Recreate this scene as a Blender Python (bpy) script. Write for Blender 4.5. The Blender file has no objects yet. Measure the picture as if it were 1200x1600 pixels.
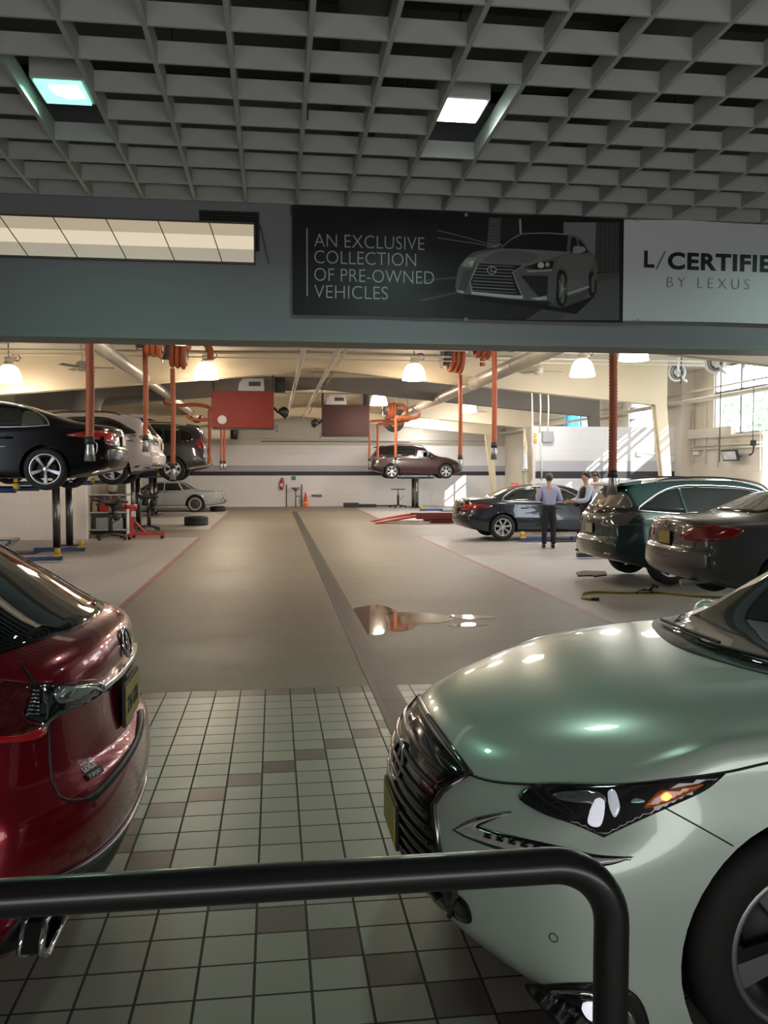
import bpy, bmesh, math, random
from mathutils import Vector, Matrix, Quaternion
from mathutils.geometry import delaunay_2d_cdt
from mathutils.bvhtree import BVHTree
PI = math.pi
random.seed(7)
SC = bpy.context.scene
COL = SC.collection

# ------------------------------------------------------------------ camera
CAMZ, FPX = 1.8, 1340.0
TH = math.atan(63 / FPX)
PSI = math.atan(172 / FPX * math.cos(TH))
cam_d = bpy.data.cameras.new('camera')
cam = bpy.data.objects.new('camera', cam_d)
COL.objects.link(cam)
cam.location = (0, 0, CAMZ)
cam.rotation_euler = (PI / 2 - TH, 0, -PSI)
cam_d.sensor_fit = 'VERTICAL'
cam_d.sensor_height = 36
cam_d.lens = FPX / 1600 * 36
cam_d.clip_start = 0.05
cam_d.clip_end = 300
SC.camera = cam
CR = Vector((math.cos(PSI), -math.sin(PSI), 0))
CF = Vector((math.sin(PSI) * math.cos(TH), math.cos(PSI) * math.cos(TH), -math.sin(TH)))
CU = CR.cross(CF)
CO = Vector((0, 0, CAMZ))
def ray(px, py): return CF + CR * ((px - 600) / FPX) - CU * ((py - 800) / FPX)
def at(px, py, Y):
    d = ray(px, py); return CO + d * (Y / d.y)
def flo(px, py, z=0.0):
    d = ray(px, py); return CO + d * ((z - CAMZ) / d.z)
def atx(px, py, X):
    d = ray(px, py); return CO + d * (X / d.x)

# ------------------------------------------------------------------ view, world, sun
SC.view_settings.view_transform = 'Standard'
SC.view_settings.look = 'None'
SC.view_settings.exposure = 0.0
SC.view_settings.gamma = 1.0
SC.view_settings.use_curve_mapping = False
try:
    SC.cycles.use_denoising = True
    SC.cycles.max_bounces = 8
    SC.cycles.diffuse_bounces = 4
    SC.cycles.glossy_bounces = 4
    SC.cycles.transmission_bounces = 4
    SC.cycles.transparent_max_bounces = 8
    SC.cycles.sample_clamp_indirect = 6
    SC.cycles.caustics_reflective = False
    SC.cycles.caustics_refractive = False
except Exception:
    pass
W = bpy.data.worlds.new('world'); SC.world = W
W.use_nodes = True
bgn = W.node_tree.nodes['Background']
bgn.inputs[0].default_value = (0.86, 0.93, 1.0, 1)
bgn.inputs[1].default_value = 7.0

def add_light(name, kind, loc, energy, color, size=0.1, rot=None, size_y=None, spread=None):
    d = bpy.data.lights.new(name, kind)
    d.energy = energy; d.color = color
    if kind == 'AREA':
        d.size = size
        if size_y: d.shape = 'RECTANGLE'; d.size_y = size_y
        if spread: d.spread = spread
    elif kind == 'SUN': d.angle = size
    else: d.shadow_soft_size = size
    o = bpy.data.objects.new(name, d); COL.objects.link(o)
    o.location = loc
    if rot: o.rotation_euler = rot
    return o
# low sun coming in through the workshop windows
sun = add_light('sun', 'SUN', (30, 20, 20), 9.0, (1.0, 0.93, 0.84), 0.009)
sun.rotation_euler = Vector((-0.50, 0.80, -0.42)).to_track_quat('-Z', 'Y').to_euler()
# strengths of the lamps (each lamp is built further down with its own light)
LAMP_W, LAMP_C = 150.0, (1.0, 0.82, 0.62)
LAMP_W2, LAMP_C2 = 150.0, (1.0, 0.96, 0.92)
FLUO_W, FLUO_C = 14.0, (0.66, 1.0, 0.82)
# added fill light behind the viewer, standing in for the lit showroom
add_light('showroom_fill', 'AREA', (1.2, -2.7, 1.3), 195.0, (1.0, 0.985, 0.95), 9.0, (math.radians(90 + 42), 0, 0), 1.8)
# daylight entering through the two window bays of the right wall
for (y0, y1, z0, z1, e) in ((15.6, 22.6, 2.85, 4.6, 420), (26.4, 28.5, 3.0, 3.9, 110), (31.8, 35.1, 3.2, 4.25, 170)):
    add_light('window_daylight', 'AREA', (12.0, (y0 + y1) / 2, (z0 + z1) / 2), e, (0.88, 0.94, 1.0), y1 - y0, (0, -PI / 2 - 0.0, 0), z1 - z0).data.shape = 'RECTANGLE'
# ------------------------------------------------------------------ materials
MATS = {}
def mat(name, color=(.8, .8, .8), rough=.5, metal=0., coat=0., emit=None, es=0., noise=0., nscale=12., bump=0., alpha=None, trans=0., spec=None, coat_rough=.03):
    if name in MATS: return MATS[name]
    m = bpy.data.materials.new(name); m.use_nodes = True
    nt = m.node_tree; b = nt.nodes['Principled BSDF']
    b.inputs['Base Color'].default_value = (*color, 1)
    b.inputs['Roughness'].default_value = rough
    b.inputs['Metallic'].default_value = metal
    b.inputs['Coat Weight'].default_value = coat
    b.inputs['Coat Roughness'].default_value = coat_rough
    if spec is not None: b.inputs['Specular IOR Level'].default_value = spec
    if trans: b.inputs['Transmission Weight'].default_value = trans
    if alpha is not None: b.inputs['Alpha'].default_value = alpha
    if emit:
        b.inputs['Emission Color'].default_value = (*emit, 1)
        b.inputs['Emission Strength'].default_value = es
    if noise or bump:
        tc = nt.nodes.new('ShaderNodeTexCoord'); n = nt.nodes.new('ShaderNodeTexNoise')
        n.inputs['Scale'].default_value = nscale; n.inputs['Detail'].default_value = 4
        nt.links.new(tc.outputs['Object'], n.inputs['Vector'])
        if noise:
            mx = nt.nodes.new('ShaderNodeMix'); mx.data_type = 'RGBA'
            mx.inputs[6].default_value = (*[c * (1 - noise) for c in color], 1)
            mx.inputs[7].default_value = (*[min(1, c * (1 + noise)) for c in color], 1)
            nt.links.new(n.outputs['Fac'], mx.inputs[0]); nt.links.new(mx.outputs[2], b.inputs['Base Color'])
        if bump:
            bp = nt.nodes.new('ShaderNodeBump'); bp.inputs['Strength'].default_value = bump; bp.inputs['Distance'].default_value = .01
            nt.links.new(n.outputs['Fac'], bp.inputs['Height']); nt.links.new(bp.outputs[0], b.inputs['Normal'])
    MATS[name] = m
    return m
def paint(name, color, metal=.5, rough=.32):
    m = mat(name, color, rough, metal, coat=1.0, noise=.06, nscale=900)
    return m

class X:
    """a node socket that takes arithmetic (builds Math nodes)"""
    nt = None
    def __init__(s, v): s.v = v
    @staticmethod
    def op(kind, *a):
        n = X.nt.nodes.new('ShaderNodeMath'); n.operation = kind
        for i, q in enumerate(a):
            q = q.v if isinstance(q, X) else q
            if isinstance(q, (int, float)): n.inputs[i].default_value = q
            else: X.nt.links.new(q, n.inputs[i])
        return X(n.outputs[0])
    def __add__(s, o): return X.op('ADD', s, o)
    def __radd__(s, o): return X.op('ADD', s, o)
    def __sub__(s, o): return X.op('SUBTRACT', s, o)
    def __rsub__(s, o): return X.op('SUBTRACT', o, s)
    def __mul__(s, o): return X.op('MULTIPLY', s, o)
    def __rmul__(s, o): return X.op('MULTIPLY', s, o)
    def __truediv__(s, o): return X.op('DIVIDE', s, o)
    def lt(s, o): return X.op('LESS_THAN', s, o)
    def gt(s, o): return X.op('GREATER_THAN', s, o)
    def floor(s): return X.op('FLOOR', s)
    def abs(s): return X.op('ABSOLUTE', s)
    def mx(s, o): return X.op('MAXIMUM', s, o)
    def fract(s): return X.op('FRACT', s)
    def pp(s, o): return X.op('PINGPONG', s, o)
def nodes_of(name, rough=.5):
    m = bpy.data.materials.new(name); m.use_nodes = True; MATS[name] = m
    nt = m.node_tree; X.nt = nt
    b = nt.nodes['Principled BSDF']; b.inputs['Roughness'].default_value = rough
    g = nt.nodes.new('ShaderNodeNewGeometry'); s = nt.nodes.new('ShaderNodeSeparateXYZ')
    nt.links.new(g.outputs['Position'], s.inputs[0])
    return m, nt, b, X(s.outputs[0]), X(s.outputs[1]), X(s.outputs[2]), g.outputs['Position']
def mixc(f, a, b):
    nt = X.nt; n = nt.nodes.new('ShaderNodeMix'); n.data_type = 'RGBA'
    for i, q in ((0, f), (6, a), (7, b)):
        q = q.v if isinstance(q, X) else q
        if isinstance(q, tuple): n.inputs[i].default_value = (*q, 1)
        elif isinstance(q, (int, float)): n.inputs[i].default_value = q
        else: nt.links.new(q, n.inputs[i])
    return n.outputs[2]
def noise(vec, scale, detail=4, sx=None):
    nt = X.nt; n = nt.nodes.new('ShaderNodeTexNoise'); n.inputs['Scale'].default_value = scale; n.inputs['Detail'].default_value = detail
    if sx:
        mp = nt.nodes.new('ShaderNodeMapping'); mp.inputs['Scale'].default_value = sx
        nt.links.new(vec, mp.inputs[0]); vec = mp.outputs[0]
    nt.links.new(vec, n.inputs['Vector']); return X(n.outputs['Fac'])
def bump(b, h, strength=.4, dist=.01):
    nt = X.nt; n = nt.nodes.new('ShaderNodeBump'); n.inputs['Strength'].default_value = strength; n.inputs['Distance'].default_value = dist
    nt.links.new(h.v, n.inputs['Height']); nt.links.new(n.outputs[0], b.inputs['Normal'])
def setc(nt, b, sock, inp='Base Color'): nt.links.new(sock.v if isinstance(sock, X) else sock, b.inputs[inp])

# ------------------------------------------------------------------ mesh building
class MB:
    def __init__(s): s.v, s.f, s.m, s.sm = [], [], [], []
    def add(s, vs, fs, mi=0, smooth=False, T=None):
        o = len(s.v)
        s.v += [(T @ Vector(p)) if T else Vector(p) for p in vs]
        for f in fs: s.f.append([i + o for i in f]); s.m.append(mi); s.sm.append(smooth)
        return s
    def box(s, x0, x1, y0, y1, z0, z1, mi=0, T=None):
        vs = [(x, y, z) for z in (z0, z1) for y in (y0, y1) for x in (x0, x1)]
        return s.add(vs, [(0, 2, 3, 1), (4, 5, 7, 6), (0, 1, 5, 4), (2, 6, 7, 3), (0, 4, 6, 2), (1, 3, 7, 5)], mi, False, T)
    def cbox(s, c, sz, mi=0, T=None):
        return s.box(c[0] - sz[0] / 2, c[0] + sz[0] / 2, c[1] - sz[1] / 2, c[1] + sz[1] / 2, c[2] - sz[2] / 2, c[2] + sz[2] / 2, mi, T)
    def tube(s, pts, r, n=12, mi=0, caps=True, T=None):
        pts = [Vector(p) for p in pts]; rs = r if isinstance(r, (list, tuple)) else [r] * len(pts)
        tg = []
        for i in range(len(pts)):
            a = pts[max(0, i - 1)]; b = pts[min(len(pts) - 1, i + 1)]
            t = (b - a); tg.append(t.normalized() if t.length > 1e-9 else Vector((0, 0, 1)))
        up = Vector((0, 0, 1)) if abs(tg[0].z) < .9 else Vector((1, 0, 0))
        nrm = (up - tg[0] * up.dot(tg[0])).normalized()
        vs, fs = [], []
        for i, p in enumerate(pts):
            if i:
                q = tg[i - 1].rotation_difference(tg[i]); nrm = q @ nrm
            bn = tg[i].cross(nrm)
            for k in range(n):
                a = 2 * PI * k / n
                vs.append(p + (nrm * math.cos(a) + bn * math.sin(a)) * rs[i])
        for i in range(len(pts) - 1):
            for k in range(n):
                k2 = (k + 1) % n
                fs.append((i * n + k, i * n + k2, (i + 1) * n + k2, (i + 1) * n + k))
        s.add(vs, fs, mi, True, T)
        if caps:
            s.add(vs[:n], [tuple(reversed(range(n)))], mi, False, T); s.add(vs[-n:], [tuple(range(n))], mi, False, T)
        return s
    def cyl(s, p0, p1, r0, r1=None, n=16, mi=0, caps=True, T=None):
        return s.tube([p0, p1], [r0, r0 if r1 is None else r1], n, mi, caps, T)
    def lathe(s, prof, n=32, mi=0, T=None, smooth=True, closed=False):
        """profile [(r, h)] about local z"""
        vs, fs = [], []
        for (r, h) in prof:
            for k in range(n):
                a = 2 * PI * k / n; vs.append((r * math.cos(a), r * math.sin(a), h))
        L = len(prof); rng = range(L if closed else L - 1)
        for i in rng:
            j = (i + 1) % L
            for k in range(n):
                k2 = (k + 1) % n; fs.append((i * n + k, i * n + k2, j * n + k2, j * n + k))
        return s.add(vs, fs, mi, smooth, T)
    def prism(s, poly, h0, h1, mi=0, T=None):
        """2D polygon (local xy) extruded along local z"""
        n = len(poly)
        vs = [(p[0], p[1], h0) for p in poly] + [(p[0], p[1], h1) for p in poly]
        fs = [tuple(reversed(range(n))), tuple(range(n, 2 * n))] + [(i, (i + 1) % n, n + (i + 1) % n, n + i) for i in range(n)]
        return s.add(vs, fs, mi, False, T)
    def sphere(s, c, r, n=16, mi=0, T=None):
        r = r if isinstance(r, (tuple, list)) else (r, r, r)
        vs, fs = [], []
        m = n // 2
        for i in range(m + 1):
            t = PI * i / m
            for k in range(n):
                a = 2 * PI * k / n
                vs.append((c[0] + r[0] * math.sin(t) * math.cos(a), c[1] + r[1] * math.sin(t) * math.sin(a), c[2] + r[2] * math.cos(t)))
        for i in range(m):
            for k in range(n):
                k2 = (k + 1) % n; fs.append((i * n + k, (i + 1) * n + k, (i + 1) * n + k2, i * n + k2))
        return s.add(vs, fs, mi, True, T)
    def build(s, name, mats, parent=None, bev=0., seg=2, fix=True):
        me = bpy.data.meshes.new(name)
        me.from_pydata([tuple(p) for p in s.v], [], s.f)
        if not isinstance(mats, (list, tuple)): mats = [mats]
        for m in mats: me.materials.append(m)
        me.polygons.foreach_set('material_index', s.m); me.polygons.foreach_set('use_smooth', s.sm)
        if fix:
            bm = bmesh.new(); bm.from_mesh(me)
            bmesh.ops.remove_doubles(bm, verts=bm.verts, dist=1e-6)
            bmesh.ops.recalc_face_normals(bm, faces=bm.faces)
            bm.to_mesh(me); bm.free()
        o = bpy.data.objects.new(name, me); COL.objects.link(o)
        if parent is not None: o.parent = parent
        if bev:
            md = o.modifiers.new('bevel', 'BEVEL'); md.width = bev; md.segments = seg; md.limit_method = 'ANGLE'; md.angle_limit = .6
        return o
def tag(o, label, cat, group=None):
    o['label'] = label; o['category'] = cat
    if group: o['group'] = group
    return o
def thing(name, label, cat, loc=(0, 0, 0), rotz=0., group=None):
    o = bpy.data.objects.new(name, None); COL.objects.link(o)
    o.empty_display_size = .2
    o.location = loc; o.rotation_euler = (0, 0, rotz)
    return tag(o, label, cat, group)
def struct(o, label=None, cat=None):
    o['kind'] = 'structure'
    if label: o['label'] = label; o['category'] = cat or 'building part'
    return o
def dup(root, loc, rotz=None, label=None, group=None):
    r = root.copy(); COL.objects.link(r); r.location = loc
    if rotz is not None: r.rotation_euler = (0, 0, rotz)
    if label: r['label'] = label
    if group: r['group'] = group
    for ch in [o for o in bpy.data.objects if o.parent == root]:
        c = ch.copy(); COL.objects.link(c); c.parent = r
        for g in [o for o in bpy.data.objects if o.parent == ch]:
            d = g.copy(); COL.objects.link(d); d.parent = c
    return r
def text_into(body, size, T, m, name, parent=None, depth=.001, align='LEFT', bold=0., sx=1., spacing=1., width=None):
    cu = bpy.data.curves.new('lettering', 'FONT'); cu.body = body; cu.size = size; cu.extrude = depth; cu.align_x = align
    cu.offset = bold; cu.space_character = spacing; cu.resolution_u = 4
    to = bpy.data.objects.new('lettering', cu); COL.objects.link(to)
    dg = bpy.context.evaluated_depsgraph_get(); dg.update()
    me = bpy.data.meshes.new_from_object(to.evaluated_get(dg))
    bpy.data.objects.remove(to); bpy.data.curves.remove(cu)
    me.name = name
    if width:
        xs_ = [v.co.x for v in me.vertices]; x0_ = min(xs_); sx = width / (max(xs_) - x0_); me.transform(Matrix.Translation((-x0_, 0, 0)))
    me.transform(T @ Matrix.Diagonal((sx, 1, 1, 1)))
    me.materials.clear(); me.materials.append(m)
    o = bpy.data.objects.new(name, me); COL.objects.link(o)
    if parent is not None: o.parent = parent
    return o
def frame(o, x, y, z):
    """matrix with origin o and axes x, y, z"""
    return Matrix(((x[0], y[0], z[0], o[0]), (x[1], y[1], z[1], o[1]), (x[2], y[2], z[2], o[2]), (0, 0, 0, 1)))
def arc(c, r, a0, a1, n, plane='xz'):
    out = []
    for i in range(n + 1):
        a = a0 + (a1 - a0) * i / n
        u, v = r * math.cos(a), r * math.sin(a)
        out.append(Vector((c[0] + u, c[1], c[2] + v)) if plane == 'xz' else Vector((c[0] + u, c[1] + v, c[2])) if plane == 'xy' else Vector((c[0], c[1] + u, c[2] + v)))
    return out
def catmull(pts, n=8, closed=False):
    pts = [Vector(p) for p in pts]; out = []; L = len(pts)
    for i in range(L if closed else L - 1):
        if closed: p0, p1, p2, p3 = pts[i - 1], pts[i], pts[(i + 1) % L], pts[(i + 2) % L]
        else: p0, p1, p2, p3 = pts[max(0, i - 1)], pts[i], pts[i + 1], pts[min(L - 1, i + 2)]
        for k in range(n):
            t = k / n
            out.append(.5 * ((2 * p1) + (p2 - p0) * t + (2 * p0 - 5 * p1 + 4 * p2 - p3) * t * t + (3 * p1 - p0 - 3 * p2 + p3) * t ** 3))
    if not closed: out.append(pts[-1])
    return out

black_plastic = mat('black plastic', (.012, .012, .013), .45)
black_gloss = mat('gloss black', (.006, .006, .007), .12, coat=.6)
rubber = mat('tyre rubber', (.012, .012, .012), .75, noise=.3, nscale=30)
chrome = mat('chrome', (.75, .76, .77), .12, 1.)
silver = mat('silver alloy', (.62, .63, .65), .28, .85)
steel = mat('brushed steel', (.42, .42, .43), .35, .9, noise=.1)
galv = mat('galvanised duct metal', (.60, .57, .50), .4, .35, noise=.08)
white_paint = mat('white enamel', (.75, .74, .70), .45)
cream_paint = mat('cream painted pipe', (.66, .61, .52), .5)
orange_hose = mat('orange exhaust hose', (.46, .115, .045), .55, noise=.15, nscale=20)
red_paint = mat('red machine paint', (.42, .03, .025), .4, coat=.3)
blue_paint = mat('blue lift paint', (.02, .045, .16), .4, coat=.3)
yellow_paint = mat('yellow pad paint', (.62, .38, .03), .5)
dark_metal = mat('dark grey metal', (.05, .05, .05), .5, .4, noise=.15)
grey_metal = mat('grey machine metal', (.22, .22, .22), .45, .5, noise=.1)
glass_dark = mat('tinted car glass', (.006, .009, .009), .04, coat=.5, spec=.6)
glass_green = mat('green tinted windscreen glass', (.012, .022, .018), .03, coat=.6, spec=.7)
red_lens = mat('red lamp lens', (.30, .006, .01), .1, coat=1.)
clear_lens = mat('clear lamp lens', (.35, .36, .37), .08, .7, coat=1.)
smoke_lens = mat('smoked lamp lens', (.015, .016, .018), .05, coat=1.)
orange_lens = mat('orange lamp lens', (.55, .12, .01), .15, coat=1.)
plate_yellow = mat('licence plate yellow', (.50, .42, .10), .5, noise=.1, nscale=20)
# ------------------------------------------------------------------ surface materials of the building
BACKY, RX_, LX_ = 44.5, 12.2, -9.6
def m_concrete():
    m, nt, b, x, y, z, pos = nodes_of('painted concrete floor')
    xl, xr = x.lt(-2.02), x.gt(3.97)
    bay = (xl * y.lt(23.9) + xl * y.gt(27.2) * y.lt(40.5) + xr * y.lt(23.6) + xr * y.gt(31.5))
    bay = bay * y.gt(8.6) + 0.0
    n1 = noise(pos, .45, 6, (1, 2.2, 1)); n2 = noise(pos, 6, 5); n3 = noise(pos, .9, 3, (.35, 3, 1))
    aisle = mixc(n1, (.185, .152, .112), (.285, .242, .182)); aisle = mixc(n3 * .45, aisle, (.15, .125, .092))
    light = mixc(n1, (.36, .342, .32), (.52, .505, .48)); light = mixc(n3 * .4, light, (.34, .32, .30))
    c = mixc(bay, aisle, light)
    c = mixc(n2 * .18, c, (.16, .14, .12))
    line = ((x + 2.02).abs().lt(.055) * y.lt(23.9) + (x - 3.97).abs().lt(.05) * y.lt(23.6) + (x - 3.97).abs().lt(.05) * y.gt(31.5) + (x + 2.02).abs().lt(.03) * y.gt(27.2) * .5) * y.gt(8.2)
    c = mixc(line * (n2 * .7 + .45), c, (.23, .045, .04))
    setc(nt, b, c)
    r = n1 * .22 + n2 * .12 + .36
    setc(nt, b, r, 'Roughness'); bump(b, n2, .06, .004)
    return m
def m_tile():
    m, nt, b, x, y, z, pos = nodes_of('square floor tile')
    u, v = (x + .08) / .2, (y - 7.1) / .2
    i, j = u.floor(), v.floor()
    fu, fv = (u.fract() - .5).abs(), (v.fract() - .5).abs()
    grout = fu.mx(fv).gt(.474)
    d1 = (i - j - 10).abs().lt(.5); d2 = (i + j + 19).abs().lt(.5)
    dark = (d1 + d2) * i.gt(-4.5) + (j + 1).abs().lt(.5)
    dark = dark.gt(.5)
    wn = nt.nodes.new('ShaderNodeTexWhiteNoise'); wn.noise_dimensions = '2D'
    cx = nt.nodes.new('ShaderNodeCombineXYZ'); nt.links.new(i.v, cx.inputs[0]); nt.links.new(j.v, cx.inputs[1]); nt.links.new(cx.outputs[0], wn.inputs['Vector'])
    w = X(wn.outputs['Value']); n = noise(pos, 40, 3); n2 = noise(pos, 1.3, 4)
    light = mixc(w * .5 + n * .5, (.33, .313, .272), (.42, .397, .352)); light = mixc(n2 * .3, light, (.27, .255, .22))
    dk = mixc(w, (.115, .085, .088), (.165, .125, .125))
    c = mixc(dark, light, dk); c = mixc(grout, c, (.035, .03, .026))
    setc(nt, b, c)
    setc(nt, b, n2 * .15 + .30 + grout * .4, 'Roughness')
    bump(b, 1.0 - grout, .5, .004)
    return m
def m_block(name, base, stripe=True, warm=None):
    m, nt, b, x, y, z, pos = nodes_of(name, .55)
    row = (z / .3).floor(); hz = ((z / .3).fract() - .5).abs().gt(.485)
    s = (x + y) / .8 + row * .5; vx = (s.fract() - .5).abs().gt(.494)
    g = (hz + vx).gt(.5)
    n = noise(pos, 1.1, 5); n2 = noise(pos, 14, 3)
    c = mixc(n * .7, base, tuple(q * .86 for q in base)); c = mixc(g * .5, c, tuple(q * .68 for q in base))
    if warm: c = mixc(z.gt(3.15), c, warm)
    if stripe:
        c = mixc(z.gt(1.80) * z.lt(2.12), c, (.46, .46, .50)); c = mixc(z.gt(1.60) * z.lt(1.81), c, (.018, .018, .026))
    setc(nt, b, c); bump(b, 1.0 - g, .35, .006)
    return m
def m_plain(name, ca, cb, scale=2., rough=.6, stretch=None):
    m, nt, b, x, y, z, pos = nodes_of(name, rough)
    setc(nt, b, mixc(noise(pos, scale, 5, stretch), ca, cb)); return m
floor_m, tile_m = m_concrete(), m_tile()
block_m = m_block('white block wall', (.84, .83, .83), True, (.56, .53, .46))
block_plain = m_block('white block partition', (.74, .70, .66), False)
cream_wall = m_plain('cream wall', (.60, .55, .46), (.68, .63, .54))
roof_m = m_plain('white roof insulation', (.54, .51, .45), (.66, .63, .57), 1.2, .5, (.4, 3, 1))
beam_m = m_plain('cream steel girder', (.66, .565, .40), (.72, .62, .46))
beam_shaded = m_plain('grey shaded girder', (.29, .265, .24), (.34, .315, .29))  # grey girder, darkened further for the shade it hangs in
header_m = m_plain('blue grey wall paint', (.275, .275, .31), (.315, .315, .35), .8)
dark_ceil = m_plain('dark grey deck', (.10, .10, .095), (.17, .17, .16), 1.0, .7)
grid_m = m_plain('off white lattice', (.47, .47, .455), (.53, .53, .51), 5)
shade_wall = m_plain('grey drive wall', (.20, .20, .19), (.25, .25, .24))

# ------------------------------------------------------------------ floors and walls
struct(MB().box(LX_ - .2, RX_ + .2, 7.1, BACKY + .2, -.2, 0).build('floor', floor_m))
struct(MB().box(-6.5, 9, -3, 7.1, -.2, 0).build('floor_tiles', tile_m))
struct(MB().box(LX_ - .2, RX_ + .2, BACKY, BACKY + .25, 0, 5).build('wall_back', block_m))
struct(MB().box(LX_ - .25, LX_, 7.1, BACKY, 0, 5).build('wall_left', block_m))
WINS = ((14.6, 22.7, 2.80, 4.70), (26.4, 28.5, 2.9, 4.0), (31.8, 35.1, 3.1, 4.35), (38.9, 41.1, 1.9, 3.7))  # last opening is out of sight, added to let sun onto the back wall
rw = MB()
ys = [7.1] + [q for w in WINS for q in w[:2]] + [BACKY]
for k in range(0, len(ys), 2): rw.box(RX_, RX_ + .25, ys[k], ys[k + 1], 0, 5)
for (a, b, c, d) in WINS: rw.box(RX_, RX_ + .25, a, b, 0, c); rw.box(RX_, RX_ + .25, a, b, d, 5)
struct(rw.build('wall_right', m_block('cream block wall', (.70, .64, .53), False)))
# roof: two shallow slopes
RIDGE = 1.3
def roofz(x): return 4.86 - .012 * abs(x - RIDGE)
rm = MB()
for a, b in ((LX_ - .3, RIDGE), (RIDGE, RX_ + .3)):
    rm.add([(a, 7.1, roofz(a)), (b, 7.1, roofz(b)), (b, BACKY + .3, roofz(b)), (a, BACKY + .3, roofz(a)), (a, 7.1, roofz(a) + .2), (b, 7.1, roofz(b) + .2), (b, BACKY + .3, roofz(b) + .2), (a, BACKY + .3, roofz(a) + .2)],
           [(0, 1, 2, 3), (7, 6, 5, 4), (0, 4, 5, 1), (1, 5, 6, 2), (2, 6, 7, 3), (3, 7, 4, 0)])
struct(rm.build('ceiling', roof_m))
for k, y in enumerate((15.6, 17.0, 18.5, 20.0, 24, 26, 29, 31, 33, 37)):
    struct(MB().box(LX_, RX_, y - .05, y + .05, 4.64, 4.76).build('beam_purlin', cream_paint))
# tapered girders with leaning columns at the side walls
def girder(y, m, th=.12):
    def zb(x): return 4.374 - .09 * abs(x - RIDGE)
    for s, xw in ((-1, -7.75), (1, 10.6)):
        g = MB()
        pts = [(RIDGE, 4.374), (xw - s * .50, zb(xw - s * .5)), (xw - s * .05, 0), (xw + s * .16, 0), (xw - s * .14, 3.6), (xw - s * .14, roofz(xw) - .02), (RIDGE, 4.80)]
        T = Matrix(((1, 0, 0, 0), (0, 0, 1, y), (0, 1, 0, 0), (0, 0, 0, 1)))
        g.prism(pts, -th / 2, th / 2, 0, T)
        low = [(RIDGE, 4.374), (xw - s * .5, zb(xw - s * .5)), (xw - s * .05, 0)]
        for (a, b) in zip(low, low[1:]):   # bottom flange
            g.tube([(a[0], y, a[1]), (b[0], y, b[1])], .02, 4)
            g.add([(a[0], y - .14, a[1]), (b[0], y - .14, b[1]), (b[0], y + .14, b[1]), (a[0], y + .14, a[1]),
                   (a[0], y - .14, a[1] + .03), (b[0], y - .14, b[1] + .03), (b[0], y + .14, b[1] + .03), (a[0], y + .14, a[1] + .03)],
                  [(0, 1, 2, 3), (7, 6, 5, 4), (0, 4, 5, 1), (1, 5, 6, 2), (2, 6, 7, 3), (3, 7, 4, 0)])
        struct(g.build('beam_frame', m))
for y, m in ((14.5, beam_m), (22.0, beam_m), (26.8, beam_shaded), (34, beam_m), (40.5, beam_m)): girder(y, m)
struct(MB().box(RX_ - .35, RX_, 23.9, 24.3, 0, 4.8).build('column_corner', cream_paint))

# ------------------------------------------------------------------ partitions inside the workshop
struct(MB().box(LX_, -4.95, 23.55, 23.8, 0, 3.1).build('wall_partition_left', block_plain))
struct(MB().box(7.55, RX_, 24.3, 24.55, 0, 3.12).build('wall_partition_right', m_block('white striped partition', (.74, .74, .76), True)))
struct(MB().box(7.42, 7.56, 24.26, 24.6, 0, 3.13).build('trim_1', cream_paint))

# ------------------------------------------------------------------ header wall above the opening
hw = MB().box(-6.5, 9, 7.1, 7.4, 2.89, 5.1)
hw.box(-6.5, -4.4, 7.1, 7.4, 0, 2.89); hw.box(7.2, 9, 7.1, 7.4, 0, 2.89)
struct(hw.build('wall_header', header_m))
struct(MB().box(-6.5, 9, 7.075, 7.42, 2.86, 2.895).build('trim_2', mat('header edge trim', (.30, .31, .31), .5)))
# the service drive in front: side walls, rear wall, deck above the lattice
struct(MB().box(-6.7, -6.5, -3, 7.1, 0, 5.1).build('wall_drive_left', shade_wall))
struct(MB().box(9, 9.2, -3, 7.1, 0, 5.1).build('wall_drive_right', shade_wall))
struct(MB().box(-6.7, 9.2, -3.2, -3, 0, 5.1).build('wall_drive_front', shade_wall))
struct(MB().box(-6.7, 9.2, -3.2, 7.4, 4.95, 5.15).build('ceiling_deck', dark_ceil))
# deck ribs and ducts over the lattice
dk = MB()
for y in (5.4, 3.2, 1.2): dk.box(-6.5, 9, y - .06, y + .06, 4.7, 4.95)
struct(dk.build('beam_deck', mat('black deck beam', (.02, .02, .02), .6)))
for x, r in ((.2, .16), (2.1, .2), (4.2, .13)):
    tag(MB().cyl((x, .5, 4.66), (x + .5, 7.05, 4.62), r, n=16).build('ceiling_duct', mat('grey wrapped duct', (.22, .22, .21), .6, noise=.2)),
        {.2: 'thin grey pipe above the lattice between the lit openings', 2.1: 'wide grey pipe above the lattice beside the white lit opening', 4.2: 'narrow grey pipe above the lattice over the white banner'}[x], 'pipe', 'pipes above the lattice')

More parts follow.
